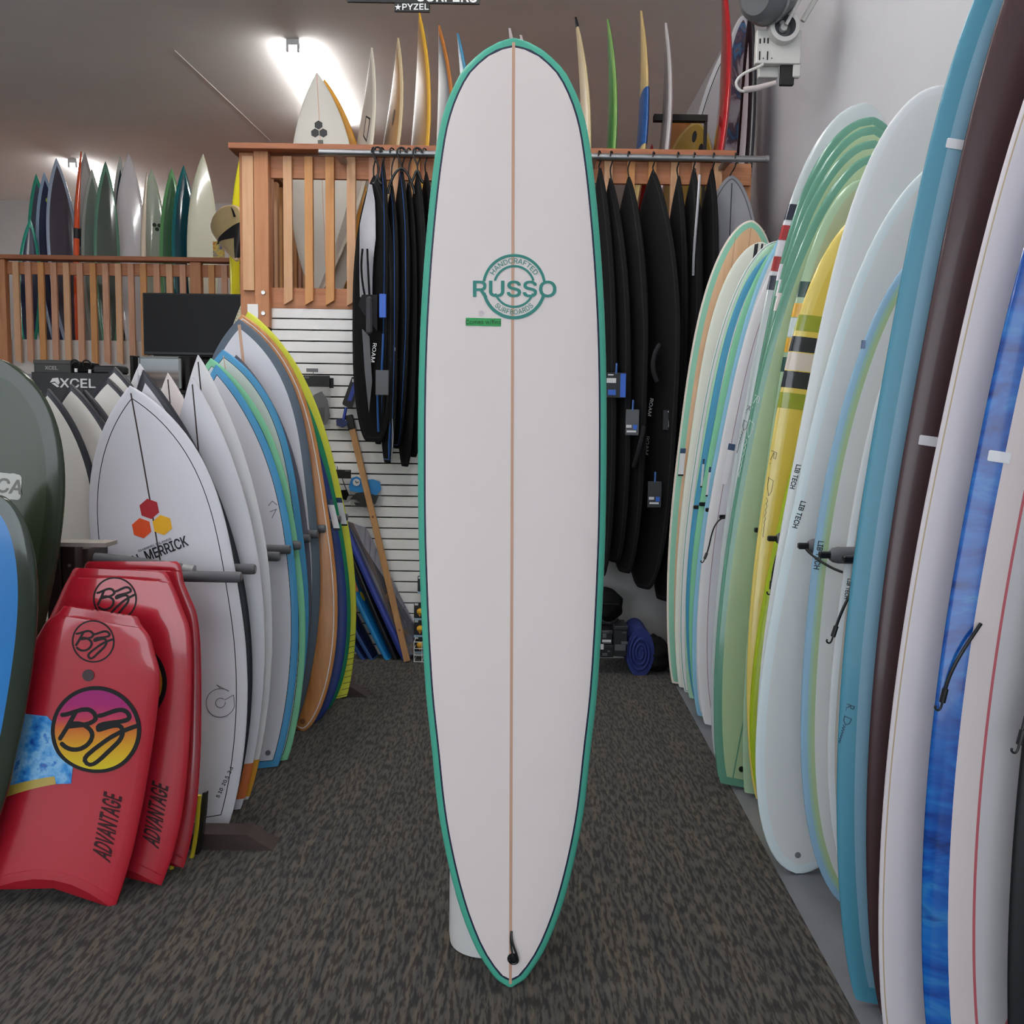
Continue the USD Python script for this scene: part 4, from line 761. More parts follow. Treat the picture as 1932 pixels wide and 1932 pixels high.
edge('orange railed blue grey board on the loft beside the central longboard', (829, 48), (836, 287), 7.05, .55, sand('copper', '#b9773e', .35), sand('slateblue', '#5d6470', .4), yaw=-74)
edge('sky blue board partly hidden by the central longboard on the loft', (864, 63), (878, 287), 7.05, .5, sand('sky_board', '#4f93b8', .35), sand('sky_board', '#4f93b8', .35), yaw=-83)
edge('pale board whose tip shows just above the central longboard', (962, 53), (972, 287), 7.1, .5, sand('pale_pink', '#cfc4c4', .4), sand('pale_pink', '#cfc4c4', .4), yaw=-83, T=.07)
edge('second pale board tip above the central longboard', (983, 66), (1000, 287), 7.1, .5, sand('pale_pink', '#cfc4c4', .4), sand('pale_pink', '#cfc4c4', .4), yaw=-83, T=.07)
b, t = edge('cream board with a black tip just right of the central longboard on the loft', (1086, 31), (1104, 270), 7.1, .5, sand('vanilla', '#cdbb94', .35), sand('vanilla', '#cdbb94', .35), yaw=-83)
b.band(t, INK, b.L - .09, b.L - .004, full=True, name='black_tip')
edge('grass green board seen edge-on on the loft', (1147, 36), (1148, 288), 7.1, .5, sand('lime_edge', '#7fa860', .35), sand('grass', '#3f8a44', .35), yaw=-83)
b, t = edge('cream board with a blue lower half seen edge-on on the loft', (1210, 20), (1203, 288), 7.1, .5, sand('wheat', '#cdb27c', .35), sand('wheat', '#cdb27c', .35), yaw=-83, bands=[(172, 283, sand('royal', '#2c5796', .35))])
edge('grey board with a white rail seen edge-on on the loft', (1257, 43), (1246, 288), 7.1, .5, sand('pearl', '#bcb8b8', .35), sand('dove', '#7d7a7d', .4), yaw=-83, T=.07)
edge('long red board rising out of the picture on the loft', (1362, -60), (1347, 284), 6.9, .52, G('red', '#b52028'), G('red2', '#a31a22'), yaw=-83, T=.075, rocker=.16)
b, t = free_board('white pinstriped board leaning behind the red board', (1398, 60), (1285, 560), 7.5, .42, [(.03, SW, 'rail'), (.036, INK, 'pinline')], sand('chalk', '#c4bfc2', .4), kw=ROUND)
MUR = ramp_mat('mural_print', [(.36, '#c9c4c8'), (.46, '#b9aab4'), (.5, '#7a5f6a'), (.56, '#4a4a66'), (.62, '#4f86b4'), (.68, '#8a5f58')], (5, 5, 3), 4, .35, .2, distort=1.5)
b, t = free_board('white board painted with purple and blue art beside the red board', (1402, 30), (1384, 560), 7.2, .36, [(.03, SW, 'rail')], MUR, kw=ROUND, yaw=.5)
b, t = free_board('white board with a black edge in the corner of the loft', (1416, 20), (1372, 560), 6.85, .16, [(.05, gloss('black_edge', '#1c1d24', .3, .2), 'rail')], SW, yaw=-1.0, kw=ROUND)
for (tip, ft, Y, lab, c) in (((1288, 222), (1270, 500), 7.6, 'orange board end resting on the dark bracket', '#b9731f'), ((1316, 231), (1262, 520), 7.4, 'mustard yellow board end with black smudges in front of the orange one', '#b5922a')):
    b, t = free_board(lab, tip, ft, Y, .46, [(.02, gloss('rim_' + c[1:], '#d9b96a' if c == '#b5922a' else c, .3, .3), 'rail')], gloss('end_' + c[1:], c, .3, .3), kw=ROUND, T=.06)
    if c == '#b5922a':
        for px in ((1310, 258), (1322, 282)): b.decal(t, 'black_smudge', extr(affinity.scale(Point(0, 0).buffer(.03), .6, 1.5), .001), b.uv(*px), INK)
free_board('small red nose left of the grey board on the loft', (1230, 271), (1226, 500), 7.3, .2, [(.03, G('red', '#b52028'), 'rail')], G('red2', '#a31a22'))
A, Bq, Cq = at(1233, 225, 7.2), at(1334, 224, 7.2), at(1332, 300, 7.2)
t = thing('board_bracket', 'dark steel bracket bar above the orange and yellow board ends', 'bracket', (Bq[0], 7.2, ZL))
part('bar', bx(A + [0, -.03, -.015], Bq + [0, .03, .02]), DARK, t); part('upright', bx((Bq[0] - .02, 7.18, ZL), (Bq[0], 7.22, Bq[2])), DARK, t)
# boards lying deeper on the loft, seen between the balusters
for (tip, ft, Y, W, lab, c) in (((700, 330), (592, 560), 7.9, .34, 'light grey board leaning diagonally behind the left balusters', '#b8b4ae'), ((652, 345), (650, 560), 8.2, .42, 'pale grey board behind the third and fourth baluster', '#a9a6a2'), ((590, 335), (640, 560), 8.0, .40, 'off-white board with a yellow edge behind the first balusters', '#c4c0b6'), ((735, 320), (690, 560), 7.8, .30, 'mustard board behind the hanging board bags', '#c08a2c')):
    free_board(lab, tip, ft, Y, W, [(.02, sand('d_' + c[1:], c, .4), 'rail')], sand('d_' + c[1:], c, .4))

# ------------------------------------------------------------------ board bags on the pipe
SILV = mat('silver_foil', '#a7a7ad', .35, metal=.35, bump=.25, nscale=(9, 9, 9)); ZIPB = mat('zip_blue', '#1f4f8f', .5); GREYB = mat('bag_grey', '#8d8d93', .8, bump=.15, nscale=(40, 40, 40)); WLOGO = mat('logo_white', '#e2e2e2', .5); GLOGO = mat('logo_dim', '#8d8d90', .6)
TAGG = mat('tag_grey', '#55565a', .5); TAGW = mat('tag_paper', '#d4d4d6', .5); TAGB = mat('tag_blue', '#2d5fc0', .45)
BAGO = dict(tw=.12, t0=.5, na=2.2, nb=.75, ta=2.6, tb=.6)
def bag(label, top, bottom, W, yaw, body=BLACK, T=.11, Y=YP, edge_m=None, kw=BAGO, name='board_bag', hook=True, group=None):
    P1 = at(*top, Y); P0 = at(*bottom, Y); N = (math.sin(yaw), -math.cos(yaw), 0)
    b = Board(P0, P1, W, T=T, rocker=.0, N=N, nrow=30, pw=2.2, tipT=.25, **kw); w0 = b.world
    sd = random.Random(label).random() * 50
    def wob(u, v, w):
        u, v, w = np.broadcast_arrays(np.asarray(u, float), np.asarray(v, float), np.asarray(w, float)); n = meshkit.noise(np.c_[u * 7 + sd, v * 2.6, w * 3])
        n2 = meshkit.noise(np.c_[u * 2 + sd, v * 1.1 + 9, w * 0])
        return w0(u + (n2 - .5) * .03, v, w * (.75 + .5 * n))
    b.world = wob
    t = thing(name, label, 'board bag', (P1[0], Y, 0), group=group); b.build(t, [(.02, body, 'bag_side'), (.028, edge_m or BLACK2, 'zipper')], body, deck_name='bag_panel')
    if hook:
        c = np.array([P1[0], YP, zP]); r = .034; a = np.linspace(-.3, math.pi * 1.05, 14)
        part('hanging_hook', tube(smooth_path([*[c + [math.cos(x) * r * .35, -math.sin(x - .0) * 0 + math.cos(x) * r, math.sin(x) * r] for x in a][::-1], c + [0, .03, -.05], P1 + [0, 0, .0], P1 + [0, 0, -.05]], 30), .005, 8), BLACKP, t)
    return b, t
yw = math.radians(-66)
def mark(b, t, s, px_top, px_bot, h, m, nm='lettering'):
    a, c = b.uv(*px_top), b.uv(*px_bot); L = math.hypot(a[0] - c[0], a[1] - c[1]); q = text(s, h, True, .0012); v = np.array(q.vertices); w = np.ptp(v[:, 0]); v[:, 0] *= L / w
    b.decal(t, nm, trimesh.Trimesh(v, q.faces, process=False), ((a[0] + c[0]) / 2, (a[1] + c[1]) / 2), m, ang=math.atan2(c[1] - a[1], c[0] - a[0]), off=.02, sub=0)
def tagon(b, t, px, Y, w, h, m, strap=True, extra=()):
    c = at(*px, Y); p = part('hang_tag', bx(c + [-w / 2, -.004, -h / 2], c + [w / 2, .004, h / 2], .003), m, t)
    if strap: part('tag_loop', tube([c + [0, 0, h / 2 - .01], c + [.004, .02, h / 2 + .06]], .007, 6), ZIPB, p)
    for (dx, dz, ww, hh, mm) in extra: part('tag_print', bx(c + [dx - ww / 2, -.006, dz - hh / 2], c + [dx + ww / 2, -.0035, dz + hh / 2]), mm, p)
    return p
# left of the central longboard
b, t = bag('black bag with a silver foil front, farthest left on the pipe', (705, 331), (703, 832), .36, math.radians(-30), body=BLACK, T=.065, Y=YP - .02)
v0, v1 = b.uv(700, 560)[1], b.uv(704, 345)[1]; b.decal(t, 'foil_panel', extr(Polygon([(-.07, v0), (.035, v0 - .02), (.06, (v0 + v1) / 2), (.035, v1 - .12), (.012, v1 - .02), (-.012, v1 - .01), (-.04, v1 - .12), (-.075, (v0 + v1) / 2 + .1)]), .001), (0, 0), SILV, off=.03)
mark(b, t, 'ROAM', (709, 648), (706, 684), .03, WLOGO)
c = at(688, 600, YP - .2); part('handle_pad', trimesh.convex.convex_hull(np.vstack([at(x, y, YP - .14 + dy) for (x, y) in ((683, 556), (712, 556), (676, 575), (684, 590), (712, 625)) for dy in (0, .06)])), BLACK2, t); part('pad_strip', bx(at(690, 630, YP - .16), at(703, 560, YP - .13), .012), mat('pad_grey', '#3d3d42', .8), t)
for dx in (0, 9): part('webbing_strap', tube(smooth_path([at(688 + dx, 556, YP - .13), at(682 + dx * 1.4, 510, YP - .15), at(684 + dx, 470, YP - .13)], 14), .007, 8), BLACK, t)
part('side_panel', trimesh.convex.convex_hull(np.vstack([at(x, y, YP - .1 + dy) for (x, y) in ((683, 620), (697, 635), (690, 700), (702, 720), (696, 780), (688, 700)) for dy in (0, .03)])), mat('panel_grey', '#5c5e62', .6), t)
tagon(b, t, (722, 577), YP - .2, .045, .15, TAGB, False); tagon(b, t, (721, 722), YP - .2, .085, .16, TAGG, False)
b, t = bag('slim black bag right beside the foil fronted bag', (722, 305), (714, 838), .34, yw, T=.065, Y=YP + .02, edge_m=ZIPB)
part('side_zip', tube(smooth_path([at(723, 630, YP - .12), at(722, 660, YP - .13), at(720, 700, YP - .12)], 10), .008, 6), ZIPB, t); part('side_zip', tube(smooth_path([at(712, 745, YP - .12), at(713, 790, YP - .12), at(714, 815, YP - .12)], 10), .008, 6), ZIPB, t)
b, t = bag('black bag with a long blue zip, third from the left on the pipe', (740, 350), (730, 873), .40, yw, T=.065, edge_m=ZIPB)
part('side_zip', tube(smooth_path([at(741, 770, YP - .1), at(735, 820, YP - .11), at(734, 868, YP - .1)], 12), .006, 6), ZIPB, t); part('side_zip', tube(smooth_path([at(741, 790, YP - .14), at(741, 830, YP - .14), at(738, 870, YP - .12)], 12), .005, 6), SILV, t)
b, t = bag('black bag under the thin coat hanger', (759, 318), (748, 846), .42, yw, T=.065, edge_m=ZIPB); tagon(b, t, (741, 690), YP - .12, .025, .1, ZIPB, False)
b, t = bag('long black bag with a pointed lower end near the central longboard', (772, 345), (764, 880), .42, yw, T=.065)
part('strap_loop', tube(smooth_path([at(750, 645, YP - .15), at(746, 655, YP - .16), at(747, 668, YP - .16), at(750, 680, YP - .15)], 12), .004, 6), TAGW, t)
b, t = bag('black bag closest to the central longboard on its left', (788, 325), (778, 862), .45, yw, T=.065)
b, t = bag('black bag tucked behind the left edge of the central longboard', (803, 325), (800, 860), .45, yw, T=.065, Y=YP + .05)
# right of it
b, t = bag('black bag touching the right edge of the central longboard', (1131, 318), (1132, 1085), .42, yw, T=.085)
p = tagon(b, t, (1162, 727), YP - .25, .12, .16, mat('tag_black', '#1d1e24', .5), True, [(.045, 0, .035, .15, TAGB), (-.03, .03, .06, .03, TAGW), (-.035, .066, .035, .008, TAGW), (-.025, -.045, .05, .035, TAGB)])
b, t = bag('slim black bag, second to the right of the central longboard', (1153, 336), (1158, 1060), .46, yw, T=.09)
b, t = bag('black bag with a grey hang tag, third to the right of the central longboard', (1186, 334), (1179, 1080), .52, yw, T=.095)
tagon(b, t, (1193, 797), YP - .25, .086, .165, TAGG, True, [(-.022, -.025, .034, .018, TAGW), (.018, -.03, .026, .03, TAGB), (-.005, -.058, .06, .012, TAGW)])
b, t = bag('widest black bag on the pipe with white vertical lettering', (1233, 321), (1214, 1110), .62, math.radians(-60), T=.085)
mark(b, t, 'ROAM', (1234, 752), (1230, 785), .032, WLOGO); mark(b, t, 'ROAM', (1228, 823), (1226, 858), .032, GLOGO)
tagon(b, t, (1235, 933), YP - .25, .09, .17, mat('tag_charcoal', '#2f3034', .5), True, [(-.02, -.025, .034, .018, TAGW), (.02, -.03, .026, .03, TAGB), (-.002, -.056, .06, .012, TAGW)])
part('shoulder_strap', tube(smooth_path([at(1245, 650, YP - .22), at(1232, 690, YP - .24), at(1240, 720, YP - .24)], 12), .016, 8), BLACK2, t); part('shoulder_strap', tube(smooth_path([at(1216, 800, YP - .2), at(1205, 850, YP - .24), at(1196, 880, YP - .2)], 12), .016, 8), BLACK2, t)
b, t = bag('black bag with a plain rounded top right of the widest bag', (1279, 333), (1250, 1132), .36, yw, T=.095)
p = tagon(b, t, (1264, 793), YP - .22, .09, .13, mat('tag_black', '#1d1e24', .5), False, [(.01, -.02, .04, .045, TAGW), (.0, .055, .03, .008, TAGW)])
b, t = bag('black bag with a shiny vertical seam near the grey bag', (1310, 318), (1275, 1080), .36, yw, T=.11)
part('shiny_seam', tube(smooth_path([at(1320, 330, YP - .1), at(1317, 380, YP - .12), at(1312, 440, YP - .12), at(1308, 520, YP - .1)], 14), .009, 8), SILV, t)
b, t = bag('black bag directly left of the grey bag', (1344, 320), (1290, 1060), .36, yw, T=.09, Y=YP + .04)
b, t = bag('flat grey board bag with a rounded nose at the right end of the pipe', (1378, 331), (1356, 1010), .52, math.radians(-8), body=GREYB, T=.09, Y=YP + .14, edge_m=mat('bag_edge', '#5a5a5e', .8), kw=dict(BAGO, na=2.4, nb=.6))
b.stringer(t, mat('seam_dark', '#39393d', .7), .008, b.L * .55, b.L - .06, off=.03, name='centre_seam')
# coat hangers
for (px, lab, w) in (((757, 318), 'black plastic coat hanger between the left hand bags', .17), ((712, 330), 'black hooked hanger above the foil fronted bag', .06), ((787, 322), 'black hanger next to the central longboard', .08)):
    c = at(*px, YP - .03); t = thing('coat_hanger', lab, 'hanger', c); cc = np.array([c[0], YP - .03, zP]); a = np.linspace(math.pi, -.2, 12)
    part('hook', tube(smooth_path([*[cc + [math.cos(x) * .028 - .0, 0, .024 + math.sin(x) * .026 - .02] for x in a][::-1], cc + [-.012, 0, -.05], c + [0, 0, .0]], 26), .006, 8), BLACKP, t)
    part('arms', tube(smooth_path([c + [-w / 2, 0, -.16 * w / .17], c + [-w * .3, 0, -.05], c + [0, 0, 0], c + [w * .3, 0, -.05], c + [w / 2, 0, -.16 * w / .17]], 24), .009, 8), BLACKP, t)
# ------------------------------------------------------------------ things on and before the slatwall
def on_wall(px, py, d=.0): return at(px, py, YB - d)
def card(t, nm, px0, px1, d, th, m, r=.0): 
    a, b = on_wall(*px0, d), on_wall(*px1, d); return part(nm, bx(a, b + [0, th, 0], r), m, t)
HDR = mat('header_black', '#17171a', .4); CLEARB = mat('clear_bag', '#b9b9bb', .18, spec=.6, alpha=.16); RUB = mat('rubber_dark', '#55565a', .6)
def slat_hook(t, px, d=.08):
    a = on_wall(*px, 0); part('display_hook', tube(smooth_path([a, a + [0, -d, 0], a + [0, -d - .01, .02]], 8), .003, 6), CHROME, t)
t = thing('traction_pad_pack', 'clear packet with a grey traction pad and black header on the slatwall', 'package', on_wall(600, 805, .06))
slat_hook(t, (596, 708)); card(t, 'price_label', (578, 695), (600, 702), .1, .003, mat('label_grey', '#6c6b70', .5)); card(t, 'header_card', (572, 708), (622, 730), .09, .012, HDR, .002); card(t, 'header_card', (621, 713), (629, 732), .06, .012, HDR, .002)
card(t, 'header_logo', (574, 710), (583, 714), .093, .002, TAGG)
part('clear_bag', bx(on_wall(578, 808, .09), on_wall(624, 728, .03), .012), CLEARB, t); pts = [on_wall(x, y, .075 - dy) for (x, y) in ((592, 745), (607, 738), (618, 755), (623, 785), (615, 802), (601, 800), (590, 775)) for dy in (0, .03)]
part('traction_pad', trimesh.convex.convex_hull(np.array(pts)), RUB, t); part('pad_insert', trimesh.convex.convex_hull(np.array([on_wall(x, y, .082 - dy) for (x, y) in ((601, 770), (613, 768), (612, 795), (605, 797)) for dy in (0, .01)])), BLACKP, t)
t = thing('leash_pack', 'blue and black packaged leash hanging askew on the slatwall beside the bags', 'leash', on_wall(665, 770, .06)); slat_hook(t, (676, 664))
BLC = mat('leash_blue', '#2a3f9c', .4); a, b = on_wall(675, 715, .06), on_wall(657, 768, .06)
part('sleeve', trimesh.convex.convex_hull(np.array([on_wall(x, y, .075 - dy) for (x, y) in ((664, 711), (681, 715), (680, 722), (665, 768), (660, 770), (647, 764), (646, 760)) for dy in (0, .035)])), HDR, t)
part('coiled_leash', trimesh.convex.convex_hull(np.array([on_wall(x, y, .082 - dy) for (x, y) in ((667, 722), (675, 723), (663, 757), (655, 756)) for dy in (0, .02)])), BLC, t); part('leash_label', bx(on_wall(664, 721, .084), on_wall(673, 715, .08)), mat('tag_paper', '#d4d4d6', .5), t)
part('leash_cord', tube(smooth_path([on_wall(676, 664, .08), on_wall(675, 680, .07), on_wall(672, 700, .07), on_wall(671, 712, .07)], 12), .011, 8), BLC, t); part('leash_cord', tube(smooth_path([on_wall(653, 769, .06), on_wall(650, 783, .06), on_wall(648, 796, .06)], 12), .011, 8), BLC, t)
part('ankle_cuff', trimesh.convex.convex_hull(np.array([on_wall(x, y, .1 - dy) for (x, y) in ((634, 793), (640, 790), (656, 795), (655, 803), (647, 807), (635, 803)) for dy in (0, .08)])), mat('cuff_navy', '#232f5c', .6), t)
p0, p1 = on_wall(664, 806, .05), at(769, 1245, YB - .2) * [1, 1, 0]; d = p1 - p0; L = np.linalg.norm(d); d /= L; s = np.cross(d, [0, 1, 0]); s /= np.linalg.norm(s); n = np.cross(s, d)
t = thing('wooden_batten', 'bare wooden batten leaning against the slatwall', 'plank', (p1[0], p1[1], 0)); v = np.array(bx((-.021, -.014, 0), (.021, .014, L - .012), .002).vertices)
m_ = bx((-.021, -.014, 0), (.021, .014, L - .012), .002); m_.vertices = p0 + np.outer(v[:, 0], s) + np.outer(v[:, 1], n) + np.outer(v[:, 2], d); part('batten', m_, wood('batten', '#c99a68', '#a9784a', (30, 30, 3)), t, smooth=False)
e0 = p0 - d * .085; m2 = bx((-.026, -.019, 0), (.026, .019, .10), .005); v = np.array(m2.vertices); m2.vertices = e0 + np.outer(v[:, 0], s) + np.outer(v[:, 1], n) + np.outer(v[:, 2], d); part('rubber_cap', m2, BLACKP, t)
for f in (.38, .86): 
    c = p0 + d * L * f; part('knot', lathe([(0, 0), (.009, .0), (.0, .001)], c - n * .0145, -n, 10), mat('knot', '#7d5330', .6), t)
t = thing('header_packet', 'black header packet with a dark cuff beside the yellow board on the slatwall', 'package', on_wall(645, 945, .05)); slat_hook(t, (641, 884)); card(t, 'header_card', (630, 886), (662, 903), .08, .01, HDR, .002); card(t, 'header_logo', (651, 887), (660, 890), .084, .002, TAGG)
part('cord', tube(smooth_path([on_wall(646, 903, .07), on_wall(650, 915, .06), on_wall(655, 928, .06)], 10), .004, 6), BLACKP, t); part('cuff', trimesh.convex.convex_hull(np.array([on_wall(x, y, .09 - dy) for (x, y) in ((640, 925), (655, 924), (658, 933), (653, 944), (641, 940)) for dy in (0, .06)])), BLACK, t)
part('clear_bag', bx(on_wall(634, 948, .09), on_wall(662, 903, .02), .01), CLEARB, t)
t = thing('swim_fin_pack', 'blue carded packet with a white round clock-like logo on the slatwall', 'package', on_wall(690, 950, .06)); CB = mat('card_blue', '#2e86cc', .4)
part('card', plane_mesh(extr(Polygon([(on_wall(x, y)[0], on_wall(x, y)[2]) for (x, y) in ((661, 918), (666, 901), (676, 898), (690, 905), (706, 903), (719, 908), (722, 922), (712, 934), (690, 930), (664, 925))]), .006), (0, YB - .06, 0), (1, 0, 0), (0, 0, 1), (0, -1, 0)), CB, t)
c = on_wall(672.5, 910, .07); part('logo_disc', lathe([(0, 0), (.025, 0), (.025, .003), (0, .003)], c, (0, -1, 0), 24), mat('tag_paper', '#d4d4d6', .5), t); part('logo_hand', tube([c + [-.006, -.006, .012], c + [0, -.006, -.004], c + [.016, -.006, .004]], .003, 6), HDR, t)
for k, pp in enumerate((((660, 942), (672, 930), (690, 928), (710, 935), (700, 945)), ((672, 944), (700, 934), (714, 936), (708, 951), (690, 954)), ((668, 948), (696, 950), (690, 957), (672, 955)))):
    part('rubber_fin', trimesh.convex.convex_hull(np.array([on_wall(x, y, .07 + k * .012 - dy) for (x, y) in pp for dy in (0, .02)])), mat('fin_rubber', '#2a2a2d', .45), t)
part('clear_bag', bx(on_wall(660, 957, .058), on_wall(720, 905, .02), .015), CLEARB, t)
# leaning boards in the corner behind the rack: blue bodyboards
BB = [((690, 1236), (560, 1010), .46, '#16224e', '#2a4a86', 'navy bodyboard with a pale edge, leftmost of the leaning pile by the slatwall'), ((706, 1235), (585, 1010), .46, '#141b3c', '#33548c', 'dark navy bodyboard second in the leaning pile by the slatwall'),
      ((735, 1235), (622, 1000), .46, '#1d6fb0', '#2f8fcc', 'bright blue bodyboard in the middle of the leaning pile'), ((752, 1236), (645, 985), .46, '#141419', '#1a1a20', 'black bodyboard in the leaning pile by the slatwall'), ((768, 1238), (664, 996), .48, '#2c3f8c', '#4a5cb4', 'violet blue bodyboard with a bright edge leaning before the slatwall')]
for k, (ft, ns, W, c1, c2, lab) in enumerate(BB):
    P0 = at(*ft, YB - .10); P0[2] = .006; P1 = at(*ns, YB - .09)
    N = np.cross(P1 - P0, [0, -1, 0]); N = N / np.linalg.norm(N); N = N * (1 if N[2] > 0 else -1) + np.array([0, -.35, 0])
    tt = np.linspace(0, 1, 60); tab = (tt, np.interp(tt, [0, .1, .4, .75, .92, .99, 1], [.42, .46, .5, .46, .34, .29, .25]))
    b = Board(P0, P1, W * .28, T=.05, rocker=.01, N=N, table=tab, pw=6, tipT=.8, nrow=16); t = thing('bodyboard', lab, 'bodyboard', b.P0); b.build(t, [(.008, mat('bb_edge' + c2[1:], c2, .25, coat=.4), 'rail')], mat('bb_' + c1[1:], c1, .2, coat=.4))
    if k == 2:
        for px, c in (((668, 1098), '#c23a6a'), ((671, 1108), '#c97a4a'), ((684, 1125), '#c9b83a')): b.decal(t, 'print_patch', extr(affinity.scale(Point(0, 0).buffer(.03), .6, 1.2), .001), b.uv(*px), mat('print' + c[1:], c, .3))
    if k == 4: b.decal(t, 'green_emblem', extr(affinity.scale(Point(0, 0).buffer(.03), .7, 1.1), .001), b.uv(727, 1158), mat('emblem_green', '#5aa03a', .4))
GS = mat('mirror_slick', '#a2a1ae', .05, metal=.75)
pl = [on_wall(656, 985, .2), on_wall(680, 995, .06), on_wall(783, 1190, .10), on_wall(776, 1233, .2), on_wall(765, 1236, .32)]
q = np.array([at(652, 985, YB - .15), at(688, 998, YB - .03), at(783, 1188, YB - .03), at(776, 1236, YB - .13), at(766, 1238, YB - .16)])
nn = np.cross(q[2] - q[0], q[1] - q[0]); nn /= np.linalg.norm(nn)
t = thing('bodyboard', 'mirror grey bodyboard reflecting the slats, right end of the leaning pile', 'bodyboard', (q[3][0], q[3][1], 0)); part('slick_bottom', trimesh.convex.convex_hull(np.vstack([q, q + nn * .02])), GS, t, smooth=False)
part('rail', tube(smooth_path([q[0] + [-.01, 0, -.01], (q[0] + q[4]) / 2 + [-.02, 0, -.01], q[4] + [-.01, 0, 0]], 14), .022, 10), mat('bb_rail_violet', '#3a4aa4', .25, coat=.4), t)
# wax packets and the wire basket beside the central longboard
for k, y in enumerate((1100, 1150, 1182, 1213)):
    a = at(781 + (7 if k == 0 else 0), y, YB - .1); t = thing('wax_packet', ['topmost', 'second', 'third', 'lowest'][k] + ' black packet with a yellow toy beside the central longboard', 'package', a, group=None)
    w = .085; part('card', bx(a + [0, 0, -.06], a + [w, .01, .05], .003), HDR, t); part('yellow_toy', trimesh.creation.icosphere(2, .024).apply_translation(a + [.045, -.02, -.01]), mat('toy_yellow', '#d9a52e', .4), t)
    part('toy_bill', trimesh.convex.convex_hull(np.array([a + [.03, -.03, -.02], a + [.06, -.03, -.02], a + [.045, -.05, -.04], a + [.045, -.03, -.05]])), mat('toy_orange', '#c9862a', .4), t); part('print_strip', bx(a + [.005, -.002, .03], a + [.03, 0, .045]), mat('tag_paper', '#d4d4d6', .5), t)
    part('display_hook', tube([a + [.045, .01, .04], [a[0] + .045, YB, a[2] + .045]], .004, 6), CHROME, t); part('blue_foot', bx(a + [.0, -.002, -.075], a + [w, .008, -.06]), mat('card_pale_blue', '#a8c4dc', .4), t)
a, b = at(781, 1240, YB - .2), at(826, 1212, YB - .2); t = thing('wire_basket', 'white wire basket on the floor behind the left edge of the central longboard', 'basket', (a[0], a[1], 0)); a[2] = .01
for z in np.linspace(a[2], b[2], 4): part('wire', tube([(a[0], a[1], z), (b[0], a[1], z), (b[0], a[1] + .15, z), (a[0], a[1] + .15, z), (a[0], a[1], z)], .003, 6), WHITEP, t)
for x in np.linspace(a[0], b[0], 4): part('wire', tube([(x, a[1] + .15, a[2]), (x, a[1], a[2]), (x, a[1], b[2])], .003, 6), WHITEP, t)
# floor things right of the central longboard
def fl(px, py): return floor_at(px, py)
Yd = YB - .45
def rolled(label, px0, px1, Y, m, name='rolled_bag'):
    """a soft roll lying on the floor: axis towards the camera, spiral end in view"""
    a, b = at(*px0, Y), at(*px1, Y); r = (a[2]) / 2; r = max(.06, (at((px0[0] + px1[0]) / 2, px0[1], Y)[2]) / 2); cx_ = (a[0] + b[0]) / 2; rx = abs(b[0] - a[0]) / 2
    t = thing(name, label, 'rolled bag', (cx_, Y, 0)); th = np.linspace(0, 2 * math.pi, 28, endpoint=False); ring = lambda s: [(cx_ + rx * s * math.cos(x), r + r * s * math.sin(x)) for x in th]
    m_ = extr(Polygon(ring(.97)).buffer(.01), .34); v = np.array(m_.vertices)
    part('roll', plane_mesh(m_, (0, Y + .34, 0), (1, 0, 0), (0, 0, 1), (0, -1, 0)), m, t)
    sp = [(cx_ + rx * .85 * (1 - k / 70) * math.cos(k * .32 + 2), Y - .004, r + r * .8 * (1 - k / 70) * math.sin(k * .32 + 2)) for k in range(56)]
    part('spiral_fold', tube(sp, .011, 6), m, t); return t
rolled('blue rolled bag on the floor beside the tan longboard', (1185, 1187), (1232, 1243), Yd, mat('roll_blue', '#1d2c6e', .7, bump=.4, nscale=(30, 30, 30)))
a = at(1250, 1240, Yd + .05); t = thing('rolled_bag', 'black rolled bag behind the blue one at the foot of the tan longboard', 'rolled bag', (a[0], a[1], 0)); m_ = trimesh.creation.icosphere(3, 1.0); v = np.array(m_.vertices); n = meshkit.noise(v * 3); m_.vertices = np.c_[v[:, 0] * .13, v[:, 1] * .17, v[:, 2] * .12] * (.85 + .3 * n)[:, None] + [a[0] - .04, a[1] + .12, .112]; part('roll', m_, BLACK, t)
a = at(1150, 1180, Yd + .12); t = thing('duffel_bag', 'black duffel bag standing on the boxes beside the central longboard', 'bag', (a[0], a[1], a[2])); m_ = trimesh.creation.icosphere(3, 1.0); v = np.array(m_.vertices); n = meshkit.noise(v * 3 + 5); zt = at(1150, 1110, Yd + .12)[2]
h_ = (zt - a[2]) / 2; m_.vertices = np.c_[v[:, 0] * .17, v[:, 1] * .13, np.sign(v[:, 2]) * np.abs(v[:, 2]) ** .8 * h_] * (.88 + .2 * n)[:, None] + [a[0] - .07, a[1] + .1, a[2] + h_ * .95]; part('body', m_, BLACK, t)
part('seam', tube(smooth_path([(a[0] - .2, a[1] - .02, a[2] + h_ * 1.2), (a[0] - .08, a[1] - .04, a[2] + h_ * 1.22), (a[0] + .06, a[1] - .01, a[2] + h_ * 1.16)], 10), .004, 6), BLACK2, t); part('handle', tube(smooth_path([(a[0] - .08, a[1] - .03, a[2] + h_ * .5), (a[0] - .02, a[1] - .08, a[2] + h_ * .25), (a[0] + .05, a[1] - .03, a[2] + h_ * .4)], 12), .009, 8), BLACK2, t)
